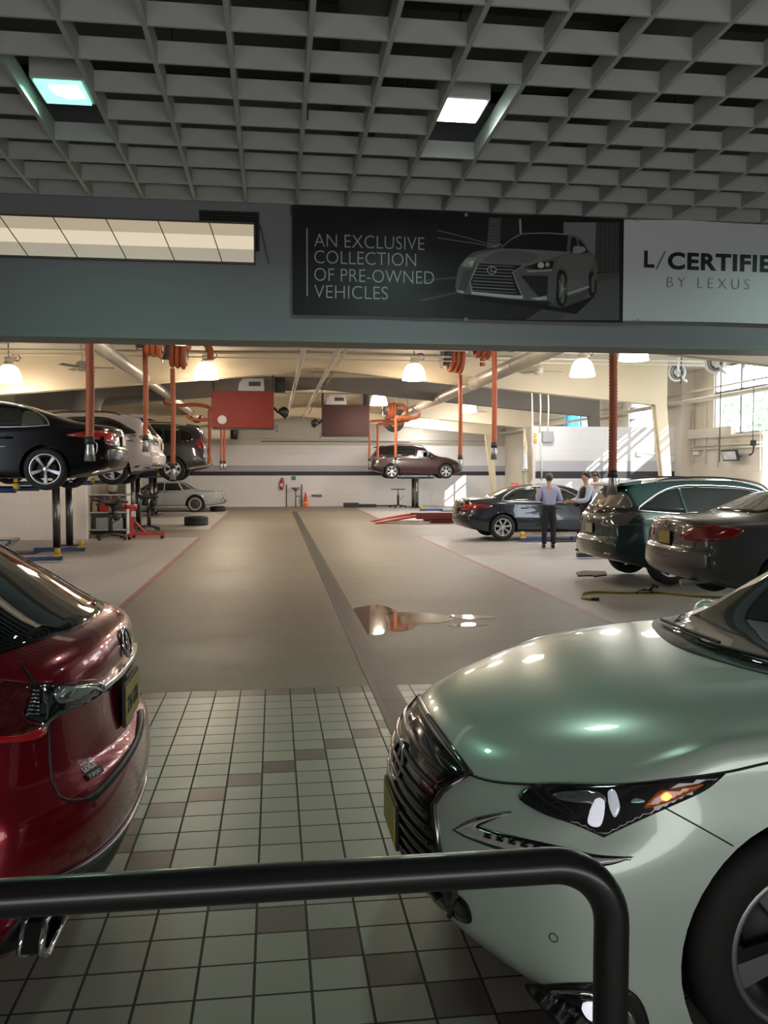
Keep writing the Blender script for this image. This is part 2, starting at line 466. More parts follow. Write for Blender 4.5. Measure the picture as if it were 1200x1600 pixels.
# egg-crate lattice
GX0, GY0, GC, GR = .193, 7.05, .4, .385
gx = [GX0 + GC * k for k in range(-12, 19)]; gy = [GY0 - GR * k for k in range(0, 17)]
holes = ((-1.407, 4.74, 5.895), (.993, 4.74, 5.895), (4.593, 5.125, 6.28))
g = MB()
for x in gx: g.box(x - .013, x + .013, gy[-1], 7.1, 3.95, 4.07)
for y in gy:
    for x0 in gx[:-1]:
        if any(abs(x0 - h[0]) < .01 and h[1] + .1 < y < h[2] - .1 for h in holes): continue
        g.box(x0 + .013, x0 + GC - .013, y - .007, y + .007, 3.95, 4.065)
struct(g.build('ceiling_grid', grid_m))
wire_m = mat('hanger wire', (.03, .03, .03), .5)
for k, (x, y) in enumerate(((.193, 5.5), (2.6, 5.9), (3.4, 5.1), (1.0, 6.6), (3.0, 6.3), (-.6, 5.2))):
    tag(MB().cyl((x + .03, y, 4.0), (x + .03, y, 4.95), .004, n=6).build('hanger_wire', wire_m), 'thin dark wire holding up the white ceiling lattice', 'wire', 'lattice hanger wires')
# fluorescent fixtures above the open cells
for nm, x, y, lab, emc, es in (('ceiling_light', -1.207, 5.32, 'square recessed lamp glowing green over the red car', (.22, .95, .60), 2.0),
                               ('ceiling_light', 1.15, 5.28, 'square recessed lamp glowing white above the dark banner', (.80, 1.0, .92), 8.),
                               ('ceiling_light', 4.86, 5.7, 'square recessed lamp above the white banner, at the picture edge', (.45, 1.0, .75), 2.)):
    t = thing(nm, lab, 'lamp', (x, y, 4.02), 0, 'lamps in the lattice')
    MB().box(-.15, .15, -.17, .17, .0, .16).build('housing', mat('lamp housing', (.5, .5, .47), .5), t, .01)
    MB().box(-.13, .13, -.15, .15, -.012, .004).build('diffuser', mat('diffuser %.2f' % emc[0], (.8, .8, .8), .4, emit=emc, es=es), t)
    MB().box(-.006, .006, -.006, .006, .16, .93).build('hanger', wire_m, t)
    if x < 0: MB().prism([(-.06, -.10), (.10, -.12), (.115, .04), (.02, .07), (-.05, .0)], -.016, -.011).build('bright_tube', mat('bright tube', (.8, .9, .85), .4, emit=(.75, 1, .9), es=5), t)
    add_light('lamp_light', 'AREA', (x, y, 3.99), FLUO_W * (1.2 if nm and x > 0 else .8), FLUO_C if x > 0 else (.45, 1.0, .75), .3, (0, 0, 0), None, math.radians(158))
# glowing cream strip imitating ceiling panels reflected in glass; louvre on the header wall
t = thing('reflection_strip', 'long cream strip imitating lit ceiling panels reflected in glass, on the grey wall', 'reflected light', (-1.9, 7.1, 3.48))
P0, P1 = (-3.6, 0), (1.757, 0)
strip_m = mat('cream reflection', (.5, .44, .34), .4, emit=(.80, .66, .46), es=.48)
strip_m2 = mat('cream reflection bright', (.5, .44, .34), .4, emit=(1.0, .84, .62), es=.68)
strip_m3 = mat('cream reflection lower', (.5, .44, .34), .4, emit=(.62, .54, .43), es=.52)
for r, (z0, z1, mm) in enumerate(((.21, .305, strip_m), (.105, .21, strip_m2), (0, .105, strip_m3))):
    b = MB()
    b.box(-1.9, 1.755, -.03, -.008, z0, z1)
    b.build('reflection', mm, t)
b = MB()
for k in range(-4, 5):
    xt = .40 * k + .10; sh = .062 * (4 - k) * .45 + .07
    b.tube([(xt + .1, -.032, .305), (xt + .1 + sh, -.032, 0)], .004, 6)
b.box(-1.9, 1.757, -.034, -.005, .303, .318); b.box(-1.9, 1.757, -.034, -.005, -.012, .002); b.box(1.75, 1.762, -.034, -.005, -.01, .31)
b.build('divider', mat('reflection divider', (.16, .13, .09), .5), t)
t = thing('wall_vent', 'dark louvred vent behind the end of the cream reflection strip', 'vent', (-.345, 7.1, 3.58))
b = MB().box(-.235, .235, -.006, 0, 0, .31)
b.build('backing', mat('vent black', (.008, .008, .008), .7), t)
b = MB()
for k in range(13): b.box(-.23, .23, -.016, -.004, .01 + k * .0235, .018 + k * .0235)
for k in range(16): b.box(-.23 + k * .0305, -.226 + k * .0305, -.018, -.004, 0, .31)
b.box(.225, .24, -.02, 0, 0, .31)
b.build('louvre', mat('vent slat', (.035, .035, .035), .5), t)

# ------------------------------------------------------------------ windows of the right wall
pane_m = bpy.data.materials.new('window pane'); pane_m.use_nodes = True
nt = pane_m.node_tree; nt.nodes.clear()
o_ = nt.nodes.new('ShaderNodeOutputMaterial'); mx_ = nt.nodes.new('ShaderNodeMixShader'); tr_ = nt.nodes.new('ShaderNodeBsdfTransparent'); gl_ = nt.nodes.new('ShaderNodeBsdfGlossy')
gl_.inputs['Roughness'].default_value = .02; mx_.inputs[0].default_value = .06; tr_.inputs[0].default_value = (.96, .98, .98, 1)
nt.links.new(tr_.outputs[0], mx_.inputs[1]); nt.links.new(gl_.outputs[0], mx_.inputs[2]); nt.links.new(mx_.outputs[0], o_.inputs[0])
pane_blue = pane_m.copy(); pane_blue.name = 'blue window pane'
for n in pane_blue.node_tree.nodes:
    if n.type == 'BSDF_TRANSPARENT': n.inputs[0].default_value = (.22, .58, .80, 1)
frame_m = mat('window frame grey', (.16, .15, .17), .5)
for k, (a, b, c, d) in enumerate(WINS):
    w = struct(thing('window_%d' % (k + 1), 'steel framed workshop window in the cream wall, the last one added unseen', 'window')); 
    del w['label'], w['category']
    f = MB(); xx = RX_ + .06
    n = max(1, round((b - a) / 1.35)); rows = 2
    for i in range(n + 1): y = a + (b - a) * i / n; f.box(xx - .03, xx + .05, y - .03, y + .03, c, d)
    for z in (c + .02, c + (d - c) * .62, d - .02): f.box(xx - .03, xx + .05, a, b, z - .025, z + .025)
    f.build('window_frame', frame_m, w)
    MB().box(xx, xx + .01, a, b, c, d).build('window_pane', pane_blue if k == 2 else pane_m, w)
    MB().box(RX_ - .12, RX_ + .05, a - .1, b + .1, c - .07, c).build('window_sill', cream_paint, w, .01)
# trees and ground outside the windows
struct(MB().box(RX_ + .25, 60, -10, 70, -.25, -.05).build('ground_outside', m_plain('pale asphalt', (.35, .35, .34), (.45, .45, .43))))
leaf_m = m_plain('tree foliage', (.26, .38, .24), (.50, .60, .44), 3)
bark_m = mat('bark', (.10, .07, .05), .8, noise=.3)
for k, (x, y, h, r) in enumerate(((25, 38, 6.5, 2.4), (27.5, 32.5, 6.0, 2.2), (24, 27, 5.4, 1.9), (27, 47, 7, 2.6))):
    t = thing('tree', ('green tree outside seen through the big workshop window', 'second green tree outside the big workshop window', 'small green tree outside between the two windows', 'tall green tree outside beyond the far windows')[k], 'tree', (x, y, -.05), 0, 'trees outside')
    MB().tube([(0, 0, 0), (.05, .1, h * .35), (0, 0, h * .7)], [.18, .13, .06], 8).build('trunk', bark_m, t)
    rnd = random.Random(k); cr = MB()
    for i in range(900):
        v = Vector((rnd.gauss(0, 1), rnd.gauss(0, 1), rnd.gauss(0, 1))).normalized() * r * (.55 + .45 * rnd.random())
        p = Vector((v.x, v.y, h * .68 + v.z * .85)); a, b = Vector((rnd.random() - .5, rnd.random() - .5, rnd.random() - .5)).normalized() * .22, Vector((rnd.random() - .5, rnd.random() - .5, rnd.random() - .5)).normalized() * .16
        cr.add([p - a, p - b, p + a, p + b], [(0, 1, 2, 3)])
    cr.build('foliage', leaf_m, t, fix=False)
# ------------------------------------------------------------------ vehicles: library
def pchip(pts):
    xs = [p[0] for p in pts]; ys = [p[1] for p in pts]; n = len(xs)
    if n == 1: return lambda x: ys[0]
    h = [xs[i + 1] - xs[i] for i in range(n - 1)]; d = [(ys[i + 1] - ys[i]) / h[i] for i in range(n - 1)]
    m = [0.] * n; m[0], m[-1] = d[0], d[-1]
    for i in range(1, n - 1):
        if d[i - 1] * d[i] <= 0: m[i] = 0.
        else:
            w1, w2 = 2 * h[i] + h[i - 1], h[i] + 2 * h[i - 1]; m[i] = (w1 + w2) / (w1 / d[i - 1] + w2 / d[i])
    def f(x):
        if x <= xs[0]: return ys[0]
        if x >= xs[-1]: return ys[-1]
        i = 0
        while x > xs[i + 1]: i += 1
        t = (x - xs[i]) / h[i]
        return ((1 + 2 * t) * (1 - t) ** 2 * ys[i] + t * (1 - t) ** 2 * h[i] * m[i] + t * t * (3 - 2 * t) * ys[i + 1] + t * t * (t - 1) * h[i] * m[i + 1])
    return f
def smooth_poly(pts, n=6):
    """closed outline; a third value marks a sharp corner"""
    L = len(pts); sharp = [i for i, p in enumerate(pts) if len(p) > 2]
    if not sharp: return [(q.x, q.y) for q in catmull([(p[0], p[1], 0) for p in pts], n, True)]
    out = []
    for a, i in enumerate(sharp):
        j = sharp[(a + 1) % len(sharp)]
        idx = [i]
        while True:
            i = (i + 1) % L; idx.append(i)
            if i == j: break
        seg = catmull([(pts[k][0], pts[k][1], 0) for k in idx], n if len(idx) > 2 else 1)
        out += [(q.x, q.y) for q in seg[:-1]]
    return out
def inside(p, poly):
    c = False; x, y = p; n = len(poly)
    for i in range(n):
        x1, y1 = poly[i]; x2, y2 = poly[i - 1]
        if (y1 > y) != (y2 > y) and x < (x2 - x1) * (y - y1) / (y2 - y1) + x1: c = not c
    return c
def densify(poly, res):
    out = []
    for i, a in enumerate(poly):
        b = poly[(i + 1) % len(poly)]; d = math.hypot(b[0] - a[0], b[1] - a[1]); k = max(1, int(math.ceil(d / res)))
        for q in range(k): out.append((a[0] + (b[0] - a[0]) * q / k, a[1] + (b[1] - a[1]) * q / k))
    return out
def edge_dist(p, poly):
    m = 1e9
    for i, a in enumerate(poly):
        b = poly[i - 1]; dx, dy = b[0] - a[0], b[1] - a[1]; l = dx * dx + dy * dy
        t = 0 if l == 0 else max(0, min(1, ((p[0] - a[0]) * dx + (p[1] - a[1]) * dy) / l))
        m = min(m, math.hypot(a[0] + dx * t - p[0], a[1] + dy * t - p[1]))
    return m
def fill2d(poly, res):
    poly = densify(poly, res); n = len(poly)
    x0, x1 = min(p[0] for p in poly), max(p[0] for p in poly); y0, y1 = min(p[1] for p in poly), max(p[1] for p in poly)
    pts = list(poly); nx, ny = int((x1 - x0) / res) + 1, int((y1 - y0) / res) + 1
    for i in range(1, nx + 1):
        for j in range(1, ny + 1):
            p = (x0 + (i - .5) * (x1 - x0) / nx, y0 + (j - .5) * (y1 - y0) / ny)
            if inside(p, poly) and edge_dist(p, poly) > res * .45: pts.append(p)
    r = delaunay_2d_cdt([Vector(p) for p in pts], [(i, (i + 1) % n) for i in range(n)], [], 1, 1e-6)
    return [(v.x, v.y) for v in r[0]], [list(f) for f in r[2]]
def shell(pts, tris, outward, thick):
    """surface points + triangles -> closed-edged sheet with a skirt going inwards"""
    mb = MB(); n = len(pts)
    cnt = {}
    for f in tris:
        for a, b in zip(f, f[1:] + f[:1]): cnt[(a, b)] = cnt.get((a, b), 0) + 1
    fs = []
    flip = 0
    for f in tris:
        a, b, c = (Vector(pts[i]) for i in f[:3]); nr = (b - a).cross(c - a)
        flip += 1 if nr.dot(outward[f[0]]) > 0 else -1
    tris = tris if flip >= 0 else [f[::-1] for f in tris]
    cnt = {}
    for f in tris:
        for a, b in zip(f, f[1:] + f[:1]): cnt[(a, b)] = 1
    vs = list(pts); low = {}
    def lo(i):
        if i not in low: low[i] = len(vs); vs.append(Vector(pts[i]) - Vector(outward[i]) * thick)
        return low[i]
    skirt = []
    for (a, b) in list(cnt):
        if (b, a) not in cnt: skirt.append([b, a, lo(a), lo(b)])
    mb.v = [Vector(v) for v in vs]; mb.f = tris + skirt; mb.m = [0] * len(mb.f); mb.sm = [True] * len(tris) + [False] * len(skirt)
    return mb

class Car:
    """body lofted through cross-sections along x (front = +x), features laid on its surface"""
    def __init__(s, name, label, cat, sp, paint_m, loc, rotz, group=None):
        s.sp = sp; s.L = sp['L']; s.hl = s.L / 2; s.paint = paint_m
        s.root = thing(name, label, cat, loc, rotz, group)
        s.M = Matrix.Translation(Vector(loc)) @ Matrix.Rotation(rotz, 4, 'Z'); s.Mi = s.M.inverted()
        s.xr = -s.hl + sp['ro']; s.xf = s.xr + sp['wb']
        s.make_body()
    def make_body(s):
        sp = s.sp; L = s.L; hw = sp['W'] / 2
        F = {k: pchip(sp[k]) for k in ('top', 'yrail', 'drop', 'zsh', 'ysh', 'ymid', 'zbot')}
        mid_z = sp.get('zmid', .62)
        N = sp.get('N', 84); re_ = sp.get('rend', .07)
        st = sorted(set([0, re_ * .03, re_ * .13, re_ * .3, re_ * .6, re_, L - re_, L - re_ * .6, L - re_ * .3, L - re_ * .13, L - re_ * .03, L] + [re_ + (L - 2 * re_) * i / N for i in range(1, N)]))
        K = 4
        rings = []
        for x in st:
            top, yr, dr, zs, ysh, ym, zb = (F[k](x) for k in ('top', 'yrail', 'drop', 'zsh', 'ysh', 'ymid', 'zbot'))
            zr = top - dr
            zl = zb + (mid_z - zb) * .45
            ct = [(0, zb), (ym * .45, zb), (ym * .86, zb + .01), (ym * (.985 if sp.get('square') else .965), zb + (.015 if sp.get('square') else .05)), (ym * .995, zl), (ym, mid_z), (ysh + (ym - ysh) * .45, mid_z + (zs - mid_z) * .62), (ysh, zs), ((ysh + yr) / 2 + (.012 if zr - zs > .15 else 0), (zs + zr) / 2), (yr, zr), (yr * .80, top - dr * .42), (yr * .42, top - dr * .1), (0, top)]
            q = catmull([(a, b, 0) for a, b in ct], K)
            e = 0.
            if x < re_: e = re_ * (1 - math.sqrt(max(0, 1 - ((re_ - x) / re_) ** 2)))
            if x > L - re_: e = re_ * (1 - math.sqrt(max(0, 1 - ((x - L + re_) / re_) ** 2)))
            zc, hh = (zb + top) / 2, (top - zb) / 2
            rings.append([(x, p.x * (1 - e / hw), zc + (p.y - zc) * (1 - e / hh)) for p in q])
        H = len(rings[0]); full = []
        for r in rings:
            full.append([Vector(p) for p in r] + [Vector((p[0], -p[1], p[2])) for p in reversed(r[1:-1])])
        n = len(full[0]); vs = [p for r in full for p in r]; fs = []
        for i in range(len(full) - 1):
            for k in range(n):
                k2 = (k + 1) % n; fs.append([i * n + k, (i + 1) * n + k, (i + 1) * n + k2, i * n + k2])
        for ri, rev in ((0, True), (len(full) - 1, False)):
            prev = [ri * n + k for k in range(n)]; ring = full[ri]; x = ring[0].x
            zc = sum(p.z for p in ring) / n; c = Vector((x, 0, zc)); Mr = 14
            for j in range(1, Mr + 1):
                if j < Mr:
                    o = len(vs); vs += [c + (p - c) * (1 - j / Mr) for p in ring]; cur = [o + k for k in range(n)]
                else:
                    vs.append(c); cur = [len(vs) - 1] * n
                for k in range(n):
                    k2 = (k + 1) % n
                    f = [prev[k], prev[k2], cur[k2], cur[k]] if j < Mr else [prev[k], prev[k2], cur[k]]
                    fs.append(f[::-1] if rev else f)
                prev = cur
        # plan and side curvature of nose and tail
        wf, wr = sp.get('wfront', .9), sp.get('wrear', .8)
        nf, nr = pchip(sp['nose']), pchip(sp['tail'])
        bf, br = sp.get('bowf', (.28, 2.4)), sp.get('bowr', (.16, 2.6))
        for p in vs:
            if p.x > L - wf:
                w = ((p.x - L + wf) / wf) ** 1.6; p.x -= w * (bf[0] * (abs(p.y) / hw) ** bf[1] + nf(p.z))
            elif p.x < wr:
                w = ((wr - p.x) / wr) ** 1.6; p.x += w * (br[0] * (abs(p.y) / hw) ** br[1] + nr(p.z))
            p.x -= s.hl
        if sp.get('sculpt'):
            for p in vs: sp['sculpt'](p)
        mb = MB(); mb.v = vs; mb.f = fs; mb.m = [0] * len(fs); mb.sm = [True] * len(fs)
        s.body = mb.build('body', [s.paint, black_plastic], s.root)
        # wheel openings
        cut = MB(); R = sp['rw'] + sp.get('gap', .045)
        for x in (s.xr, s.xf):
            for sg in (-1, 1):
                cut.cyl((x, sg * (hw - .36), sp['rw']), (x, sg * (hw + .2), sp['rw']), R, n=48)
        for (x, z, ww, hh) in sp.get('through', ()): cut.prism(densify([(x, z), (x + ww, z), (x + ww - .12, z + hh), (x + .12, z + hh)], 9), -hw - .3, hw + .3, 0, Matrix(((1, 0, 0, 0), (0, 0, 1, 0), (0, 1, 0, 0), (0, 0, 0, 1))))
        co = cut.build('cutter', black_plastic, s.root)
        md = s.body.modifiers.new('arch', 'BOOLEAN'); md.operation = 'DIFFERENCE'; md.object = co; md.solver = 'EXACT'
        dg = bpy.context.evaluated_depsgraph_get(); dg.update()
        me = bpy.data.meshes.new_from_object(s.body.evaluated_get(dg))
        s.body.modifiers.clear(); old = s.body.data; s.body.data = me; bpy.data.meshes.remove(old)
        cm = co.data; bpy.data.objects.remove(co); bpy.data.meshes.remove(cm)
        me.name = 'body'
        if len(me.materials) < 2:
            me.materials.clear(); me.materials.append(s.paint); me.materials.append(black_plastic)
        for p in me.polygons:
            c = p.center; p.use_smooth = True; p.material_index = 0
            for x in (s.xr, s.xf):
                d = math.hypot(c.x - x, c.z - sp['rw'])
                if d < R + .004 and abs(c.y) < hw - .03 and (abs(d - R) < .012 or abs(abs(c.y) - (hw - .36)) < .004): p.material_index = 1; p.use_smooth = False
            if p.normal.z < -.8 and c.z < sp.get('zblack', .32): p.material_index = 1
            if sp.get('clad') and c.z < sp['clad'](c): p.material_index = 1
        bm = bmesh.new(); bm.from_mesh(me)
        for e in bm.edges:
            if len(e.link_faces) == 2 and e.calc_face_angle(0) > .7: e.smooth = False
        bm.to_mesh(me); bm.free()
        dg.update()
        s.bvh = BVHTree.FromPolygons([v.co.copy() for v in me.vertices], [tuple(p.vertices) for p in me.polygons])
    DIRS = {'left': (Vector((0, 4, 0)), 'xz', Vector((0, -1, 0))), 'right': (Vector((0, -4, 0)), 'xz', Vector((0, 1, 0))), 'top': (Vector((0, 0, 5)), 'xy', Vector((0, 0, -1))),
            'front': (Vector((6, 0, 0)), 'yz', Vector((-1, 0, 0))), 'rear': (Vector((-6, 0, 0)), 'yz', Vector((1, 0, 0)))}
    def p3(s, axis, u, v):
        o, pl, d = s.DIRS[axis]
        b = {'xz': Vector((u, 0, v)), 'xy': Vector((u, v, 0)), 'yz': Vector((0, u, v))}[pl] + o
        return b, d
    def hit(s, axis, u, v):
        b, d = s.p3(axis, u, v); h = s.bvh.ray_cast(b, d)
        return h[0], h[1]
    def cast(s, pts, rays, off):
        hs = [s.bvh.ray_cast(o, d) for o, d in rays]
        good = [(h[0] - o).length for h, (o, d) in zip(hs, rays) if h[0] is not None]
        if not good: raise RuntimeError('patch misses body of ' + s.root.name)
        out, ow = [], []
        for i, (h, (o, d)) in enumerate(zip(hs, rays)):
            if h[0] is None:
                j = min((k for k in range(len(hs)) if hs[k][0] is not None), key=lambda k: (pts[k][0] - pts[i][0]) ** 2 + (pts[k][1] - pts[i][1]) ** 2)
                p = o + d * (hs[j][0] - rays[j][0]).length; nn = -d
            else:
                p = h[0]; nn = h[1] if h[1].dot(d) < 0 else -h[1]
            w = (nn * .6 - d * .4).normalized(); out.append(p + w * off); ow.append(w)
        return out, ow
    def patch(s, axis, poly, name, m, off=.004, res=.05, thick=.012, parent=None, mirror=False, n=6, label=None):
        """outline in the car's own side / top / front / rear view laid on the body"""
        if isinstance(axis, tuple): axis, mirror = axis[0], True
        pp = smooth_poly(poly, n); pts, tris = fill2d(pp, res)
        p, w = s.cast(pts, [s.p3(axis, *q) for q in pts], off)
        o = shell(p, tris, w, thick + off).build(name, m, parent or s.root, fix=False)
        if label: o['label'] = label
        if mirror: s.mirror(o, name)
        return o
    def mirror(s, o, name):
        me = o.data.copy(); me.transform(Matrix.Scale(-1, 4, Vector((0, 1, 0)))); me.flip_normals()
        q = bpy.data.objects.new(name, me); COL.objects.link(q); q.parent = o.parent
        for c in [c for c in bpy.data.objects if c.parent == o]:
            r = s.mirror(c, c.name.split('.')[0]); r.parent = q
        return q
    def view_patch(s, poly, name, m, off=.004, res=10, thick=.012, parent=None, mirror=True, n=6, label=None):
        """outline traced in the photograph, carried onto the true body surface (and to the other side of the car)"""
        pp = smooth_poly(poly, n); pts, tris = fill2d(pp, res)
        o3 = s.Mi @ CO; R3 = s.Mi.to_3x3()
        p, w = s.cast(pts, [(o3, (R3 @ ray(*q)).normalized()) for q in pts], off)
        o = shell(p, tris, w, thick + off).build(name, m, parent or s.root, fix=False)
        if label: o['label'] = label
        if mirror: s.mirror(o, name)
        return o
    def view_point(s, px, py):
        h = s.bvh.ray_cast(s.Mi @ CO, (s.Mi.to_3x3() @ ray(px, py)).normalized()); return h[0], h[1]
    def line(s, axis, pts, name, m, r=.005, off=.0, parent=None, mirror=False, n=8, smooth=True, view=False):
        if smooth: pts = [(q.x, q.y) for q in catmull([(a, b, 0) for a, b in pts], n)]
        out = []
        for (u, v) in pts:
            p, nn = s.view_point(u, v) if view else s.hit(axis, u, v)
            if p is not None: out.append(p + nn * off)
        if len(out) < 2: return None
        o = MB().tube(out, r, 6).build(name, m, parent or s.root, fix=False)
        if mirror: s.mirror(o, name)
        return o
    def wheels(s, style='five', rim_m=None, dark=None, rim_r=None, which=None):
        sp = s.sp; rim_m = rim_m or silver; R = sp['rw']; rr = rim_r or R * .66; tw = sp.get('tw', .235); hw = sp['W'] / 2
        tm, rmesh = tyre_mesh(R, rr, tw), rim_mesh(rr, tw, style)
        to = rmo = None
        for x in (s.xr, s.xf):
            for sg in (1, -1):
                if to is None:
                    to = tm.build('wheel', rubber); rmo = rmesh.build('rim', [rim_m, dark_metal]); a, b = to, rmo
                else:
                    a, b = to.copy(), rmo.copy(); COL.objects.link(a); COL.objects.link(b)
                a.parent = s.root; b.parent = a
                a.location = (x, sg * (hw - tw / 2 - sp.get('inset', .02)), R)
                a.rotation_euler = (0, 0, 0 if sg > 0 else PI)
    def handles(s, xs, z, m=None):
        m = m or s.paint
        for x in xs:
            for ax in ('left', 'right'):
                p, nn = s.hit(ax, x, z)
                if p is None: continue
                a = p + nn * .012
                MB().tube([p + Vector((-.11, 0, 0)), a + nn * .022 + Vector((-.09, 0, 0)), a + nn * .028, a + nn * .022 + Vector((.09, 0, 0)), p + Vector((.11, 0, 0))], [.012, .014, .016, .014, .012], 8).build('door_handle', m, s.root)
    def mirrors(s, x, z, m=None, sz=(.07, .10, .075)):
        for sg, ax in ((1, 'left'), (-1, 'right')):
            p, nn = s.hit(ax, x, z - .05)
            if p is None: continue
            c = p + Vector((-.02, sg * .13, .07))
            b = MB().tube([p, p + Vector((0, sg * .06, .03)), c], [.03, .025, .03], 8)
            b.sphere(c, sz, 16)
            b.build('mirror', m or s.paint, s.root)
    def seams(s, xs, z0, z1, lean=0.):
        for x in xs:
            for ax in ('left', 'right'): s.line(ax, [(x, z0), (x + lean * .5, (z0 + z1) / 2), (x + lean, z1)], 'door_gap', black_plastic, .0035)
    def plate(s, axis, z, m=plate_yellow, txt=None, y=0.):
        p, nn = s.hit(axis, y, z)
        d = 1 if axis == 'front' else -1
        ex = max((s.hit(axis, y, z + q)[0].x * d for q in (-.07, 0, .07) if s.hit(axis, y, z + q)[0] is not None)) * d
        x0 = ex + d * .004
        fr = MB().box(min(x0, x0 + d * .014), max(x0, x0 + d * .014), y - .165, y + .165, z - .085, z + .085).build('plate_frame', black_plastic, s.root, .004)
        MB().box(min(x0 + d * .012, x0 + d * .018), max(x0 + d * .012, x0 + d * .018), y - .15, y + .15, z - .073, z + .073).build('licence_plate', m, fr)
        if txt:
            T = frame((x0 + d * .019, y + d * -.135, z - .035), Vector((0, d, 0)), Vector((0, 0, 1)), Vector((d, 0, 0)))
            text_into(txt, .085, T, mat('plate lettering', (.03, .03, .03), .5), 'lettering', fr, .001, sx=.72, bold=.002)
        return fr
    def emblem(s, axis, y, z, r=.05, m=None, view=None):
        p, nn = s.hit(axis, y, z)
        if p is None: return
        d = Vector((1 if axis == 'front' else -1, 0, 0)); zz = (Vector((0, 0, 1)) - d * d.z).normalized(); xx = zz.cross(nn).normalized(); yy = nn.cross(xx).normalized()
        T = frame(p + nn * .006, xx, yy, nn)
        b = MB()
        ring = [T @ Vector((r * 1.28 * math.cos(2 * PI * k / 28), r * .92 * math.sin(2 * PI * k / 28), 0)) for k in range(29)]
        b.tube(ring, r * .11, 8, caps=False)
        b.tube([T @ Vector(q) for q in ((r * .25, r * .85, 0), (-r * .38, -r * .38, 0), (r * .95, -r * .42, 0))], r * .1, 8)
        return b.build('emblem', m or chrome, s.root)

def tyre_mesh(R, rr, w):
    h = w / 2
    prof = [(rr - .005, -h * .82), (rr + .01, -h * .92), (rr + (R - rr) * .4, -h), (R - .03, -h * .93), (R - .008, -h * .78), (R, -h * .6), (R, -h * .36), (R - .007, -h * .34), (R - .007, -h * .30), (R, -h * .28), (R, -h * .03), (R - .007, -h * .02), (R - .007, h * .02), (R, h * .03),
            (R, h * .28), (R - .007, h * .30), (R - .007, h * .34), (R, h * .36), (R, h * .6), (R - .008, h * .78), (R - .03, h * .93), (rr + (R - rr) * .4, h), (rr + .01, h * .92), (rr - .005, h * .82)]
    T = Matrix.Rotation(-PI / 2, 4, 'X')
    return MB().lathe(prof, 48, 0, T, True, True)
def rim_mesh(rr, w, style):
    T = Matrix.Rotation(-PI / 2, 4, 'X'); h = w / 2; b = MB()
    b.lathe([(rr, h * .86), (rr - .008, h * .9), (rr - .018, h * .86), (rr - .03, h * .6), (rr - .045, -h * .2), (rr - .05, -h * .9)], 48, 0, T)
    b.lathe([(0, -h * .1), (rr * .6, -h * .1), (rr * .6, -h * .25), (0, -h * .25)], 32, 1, T)   # brake disc
    n, sp = {'five': (5, 'split'), 'six': (6, 'y'), 'seven': (7, 'flat'), 'cap': (0, 'cap'), 'five_y': (5, 'y')}[style]
    b.lathe([(0, h * .74), (rr * .10, h * .74), (rr * .15, h * .70), (rr * .2, h * .5), (rr * .2, h * .2)], 24, 0, T)
    if sp == 'cap':
        b.lathe([(0, h * .82), (rr * .4, h * .84), (rr * .45, h * .78), (rr * .8, h * .74), (rr * .98, h * .86)], 48, 1, T)
        b.lathe([(rr * .86, h * .88), (rr * .98, h * .96), (rr * 1.02, h * .9)], 48, 0, T)
    def bar(a, r0, r1, w0, w1, hh0, hh1, sh=0.):
        ca, sa = math.cos(a), math.sin(a)
        def P(r, t, z): return T @ Vector((r * ca - t * sa, r * sa + t * ca, z))
        v = [P(r0, sh * 0 - w0, hh0), P(r0, w0, hh0), P(r1, sh + w1, hh1), P(r1, sh - w1, hh1), P(r0, -w0 * 1.1, hh0 - .04), P(r0, w0 * 1.1, hh0 - .04), P(r1, sh + w1 * 1.2, hh1 - .05), P(r1, sh - w1 * 1.2, hh1 - .05)]
        b.add(v, [(0, 1, 2, 3), (7, 6, 5, 4), (0, 4, 5, 1), (1, 5, 6, 2), (2, 6, 7, 3), (3, 7, 4, 0)], 0)
    for k in range(n):
        a = 2 * PI * k / n + PI / 2
        if sp == 'split':
            bar(a, rr * .12, rr * .97, rr * .045, rr * .05, h * .70, h * .80, rr * .07); bar(a, rr * .12, rr * .97, rr * .045, rr * .05, h * .70, h * .80, -rr * .07)
        elif sp == 'y':
            bar(a, rr * .12, rr * .97, rr * .10, rr * .16, h * .70, h * .80)
        else:
            bar(a, rr * .12, rr * .97, rr * .085, rr * .12, h * .70, h * .82)
    return b
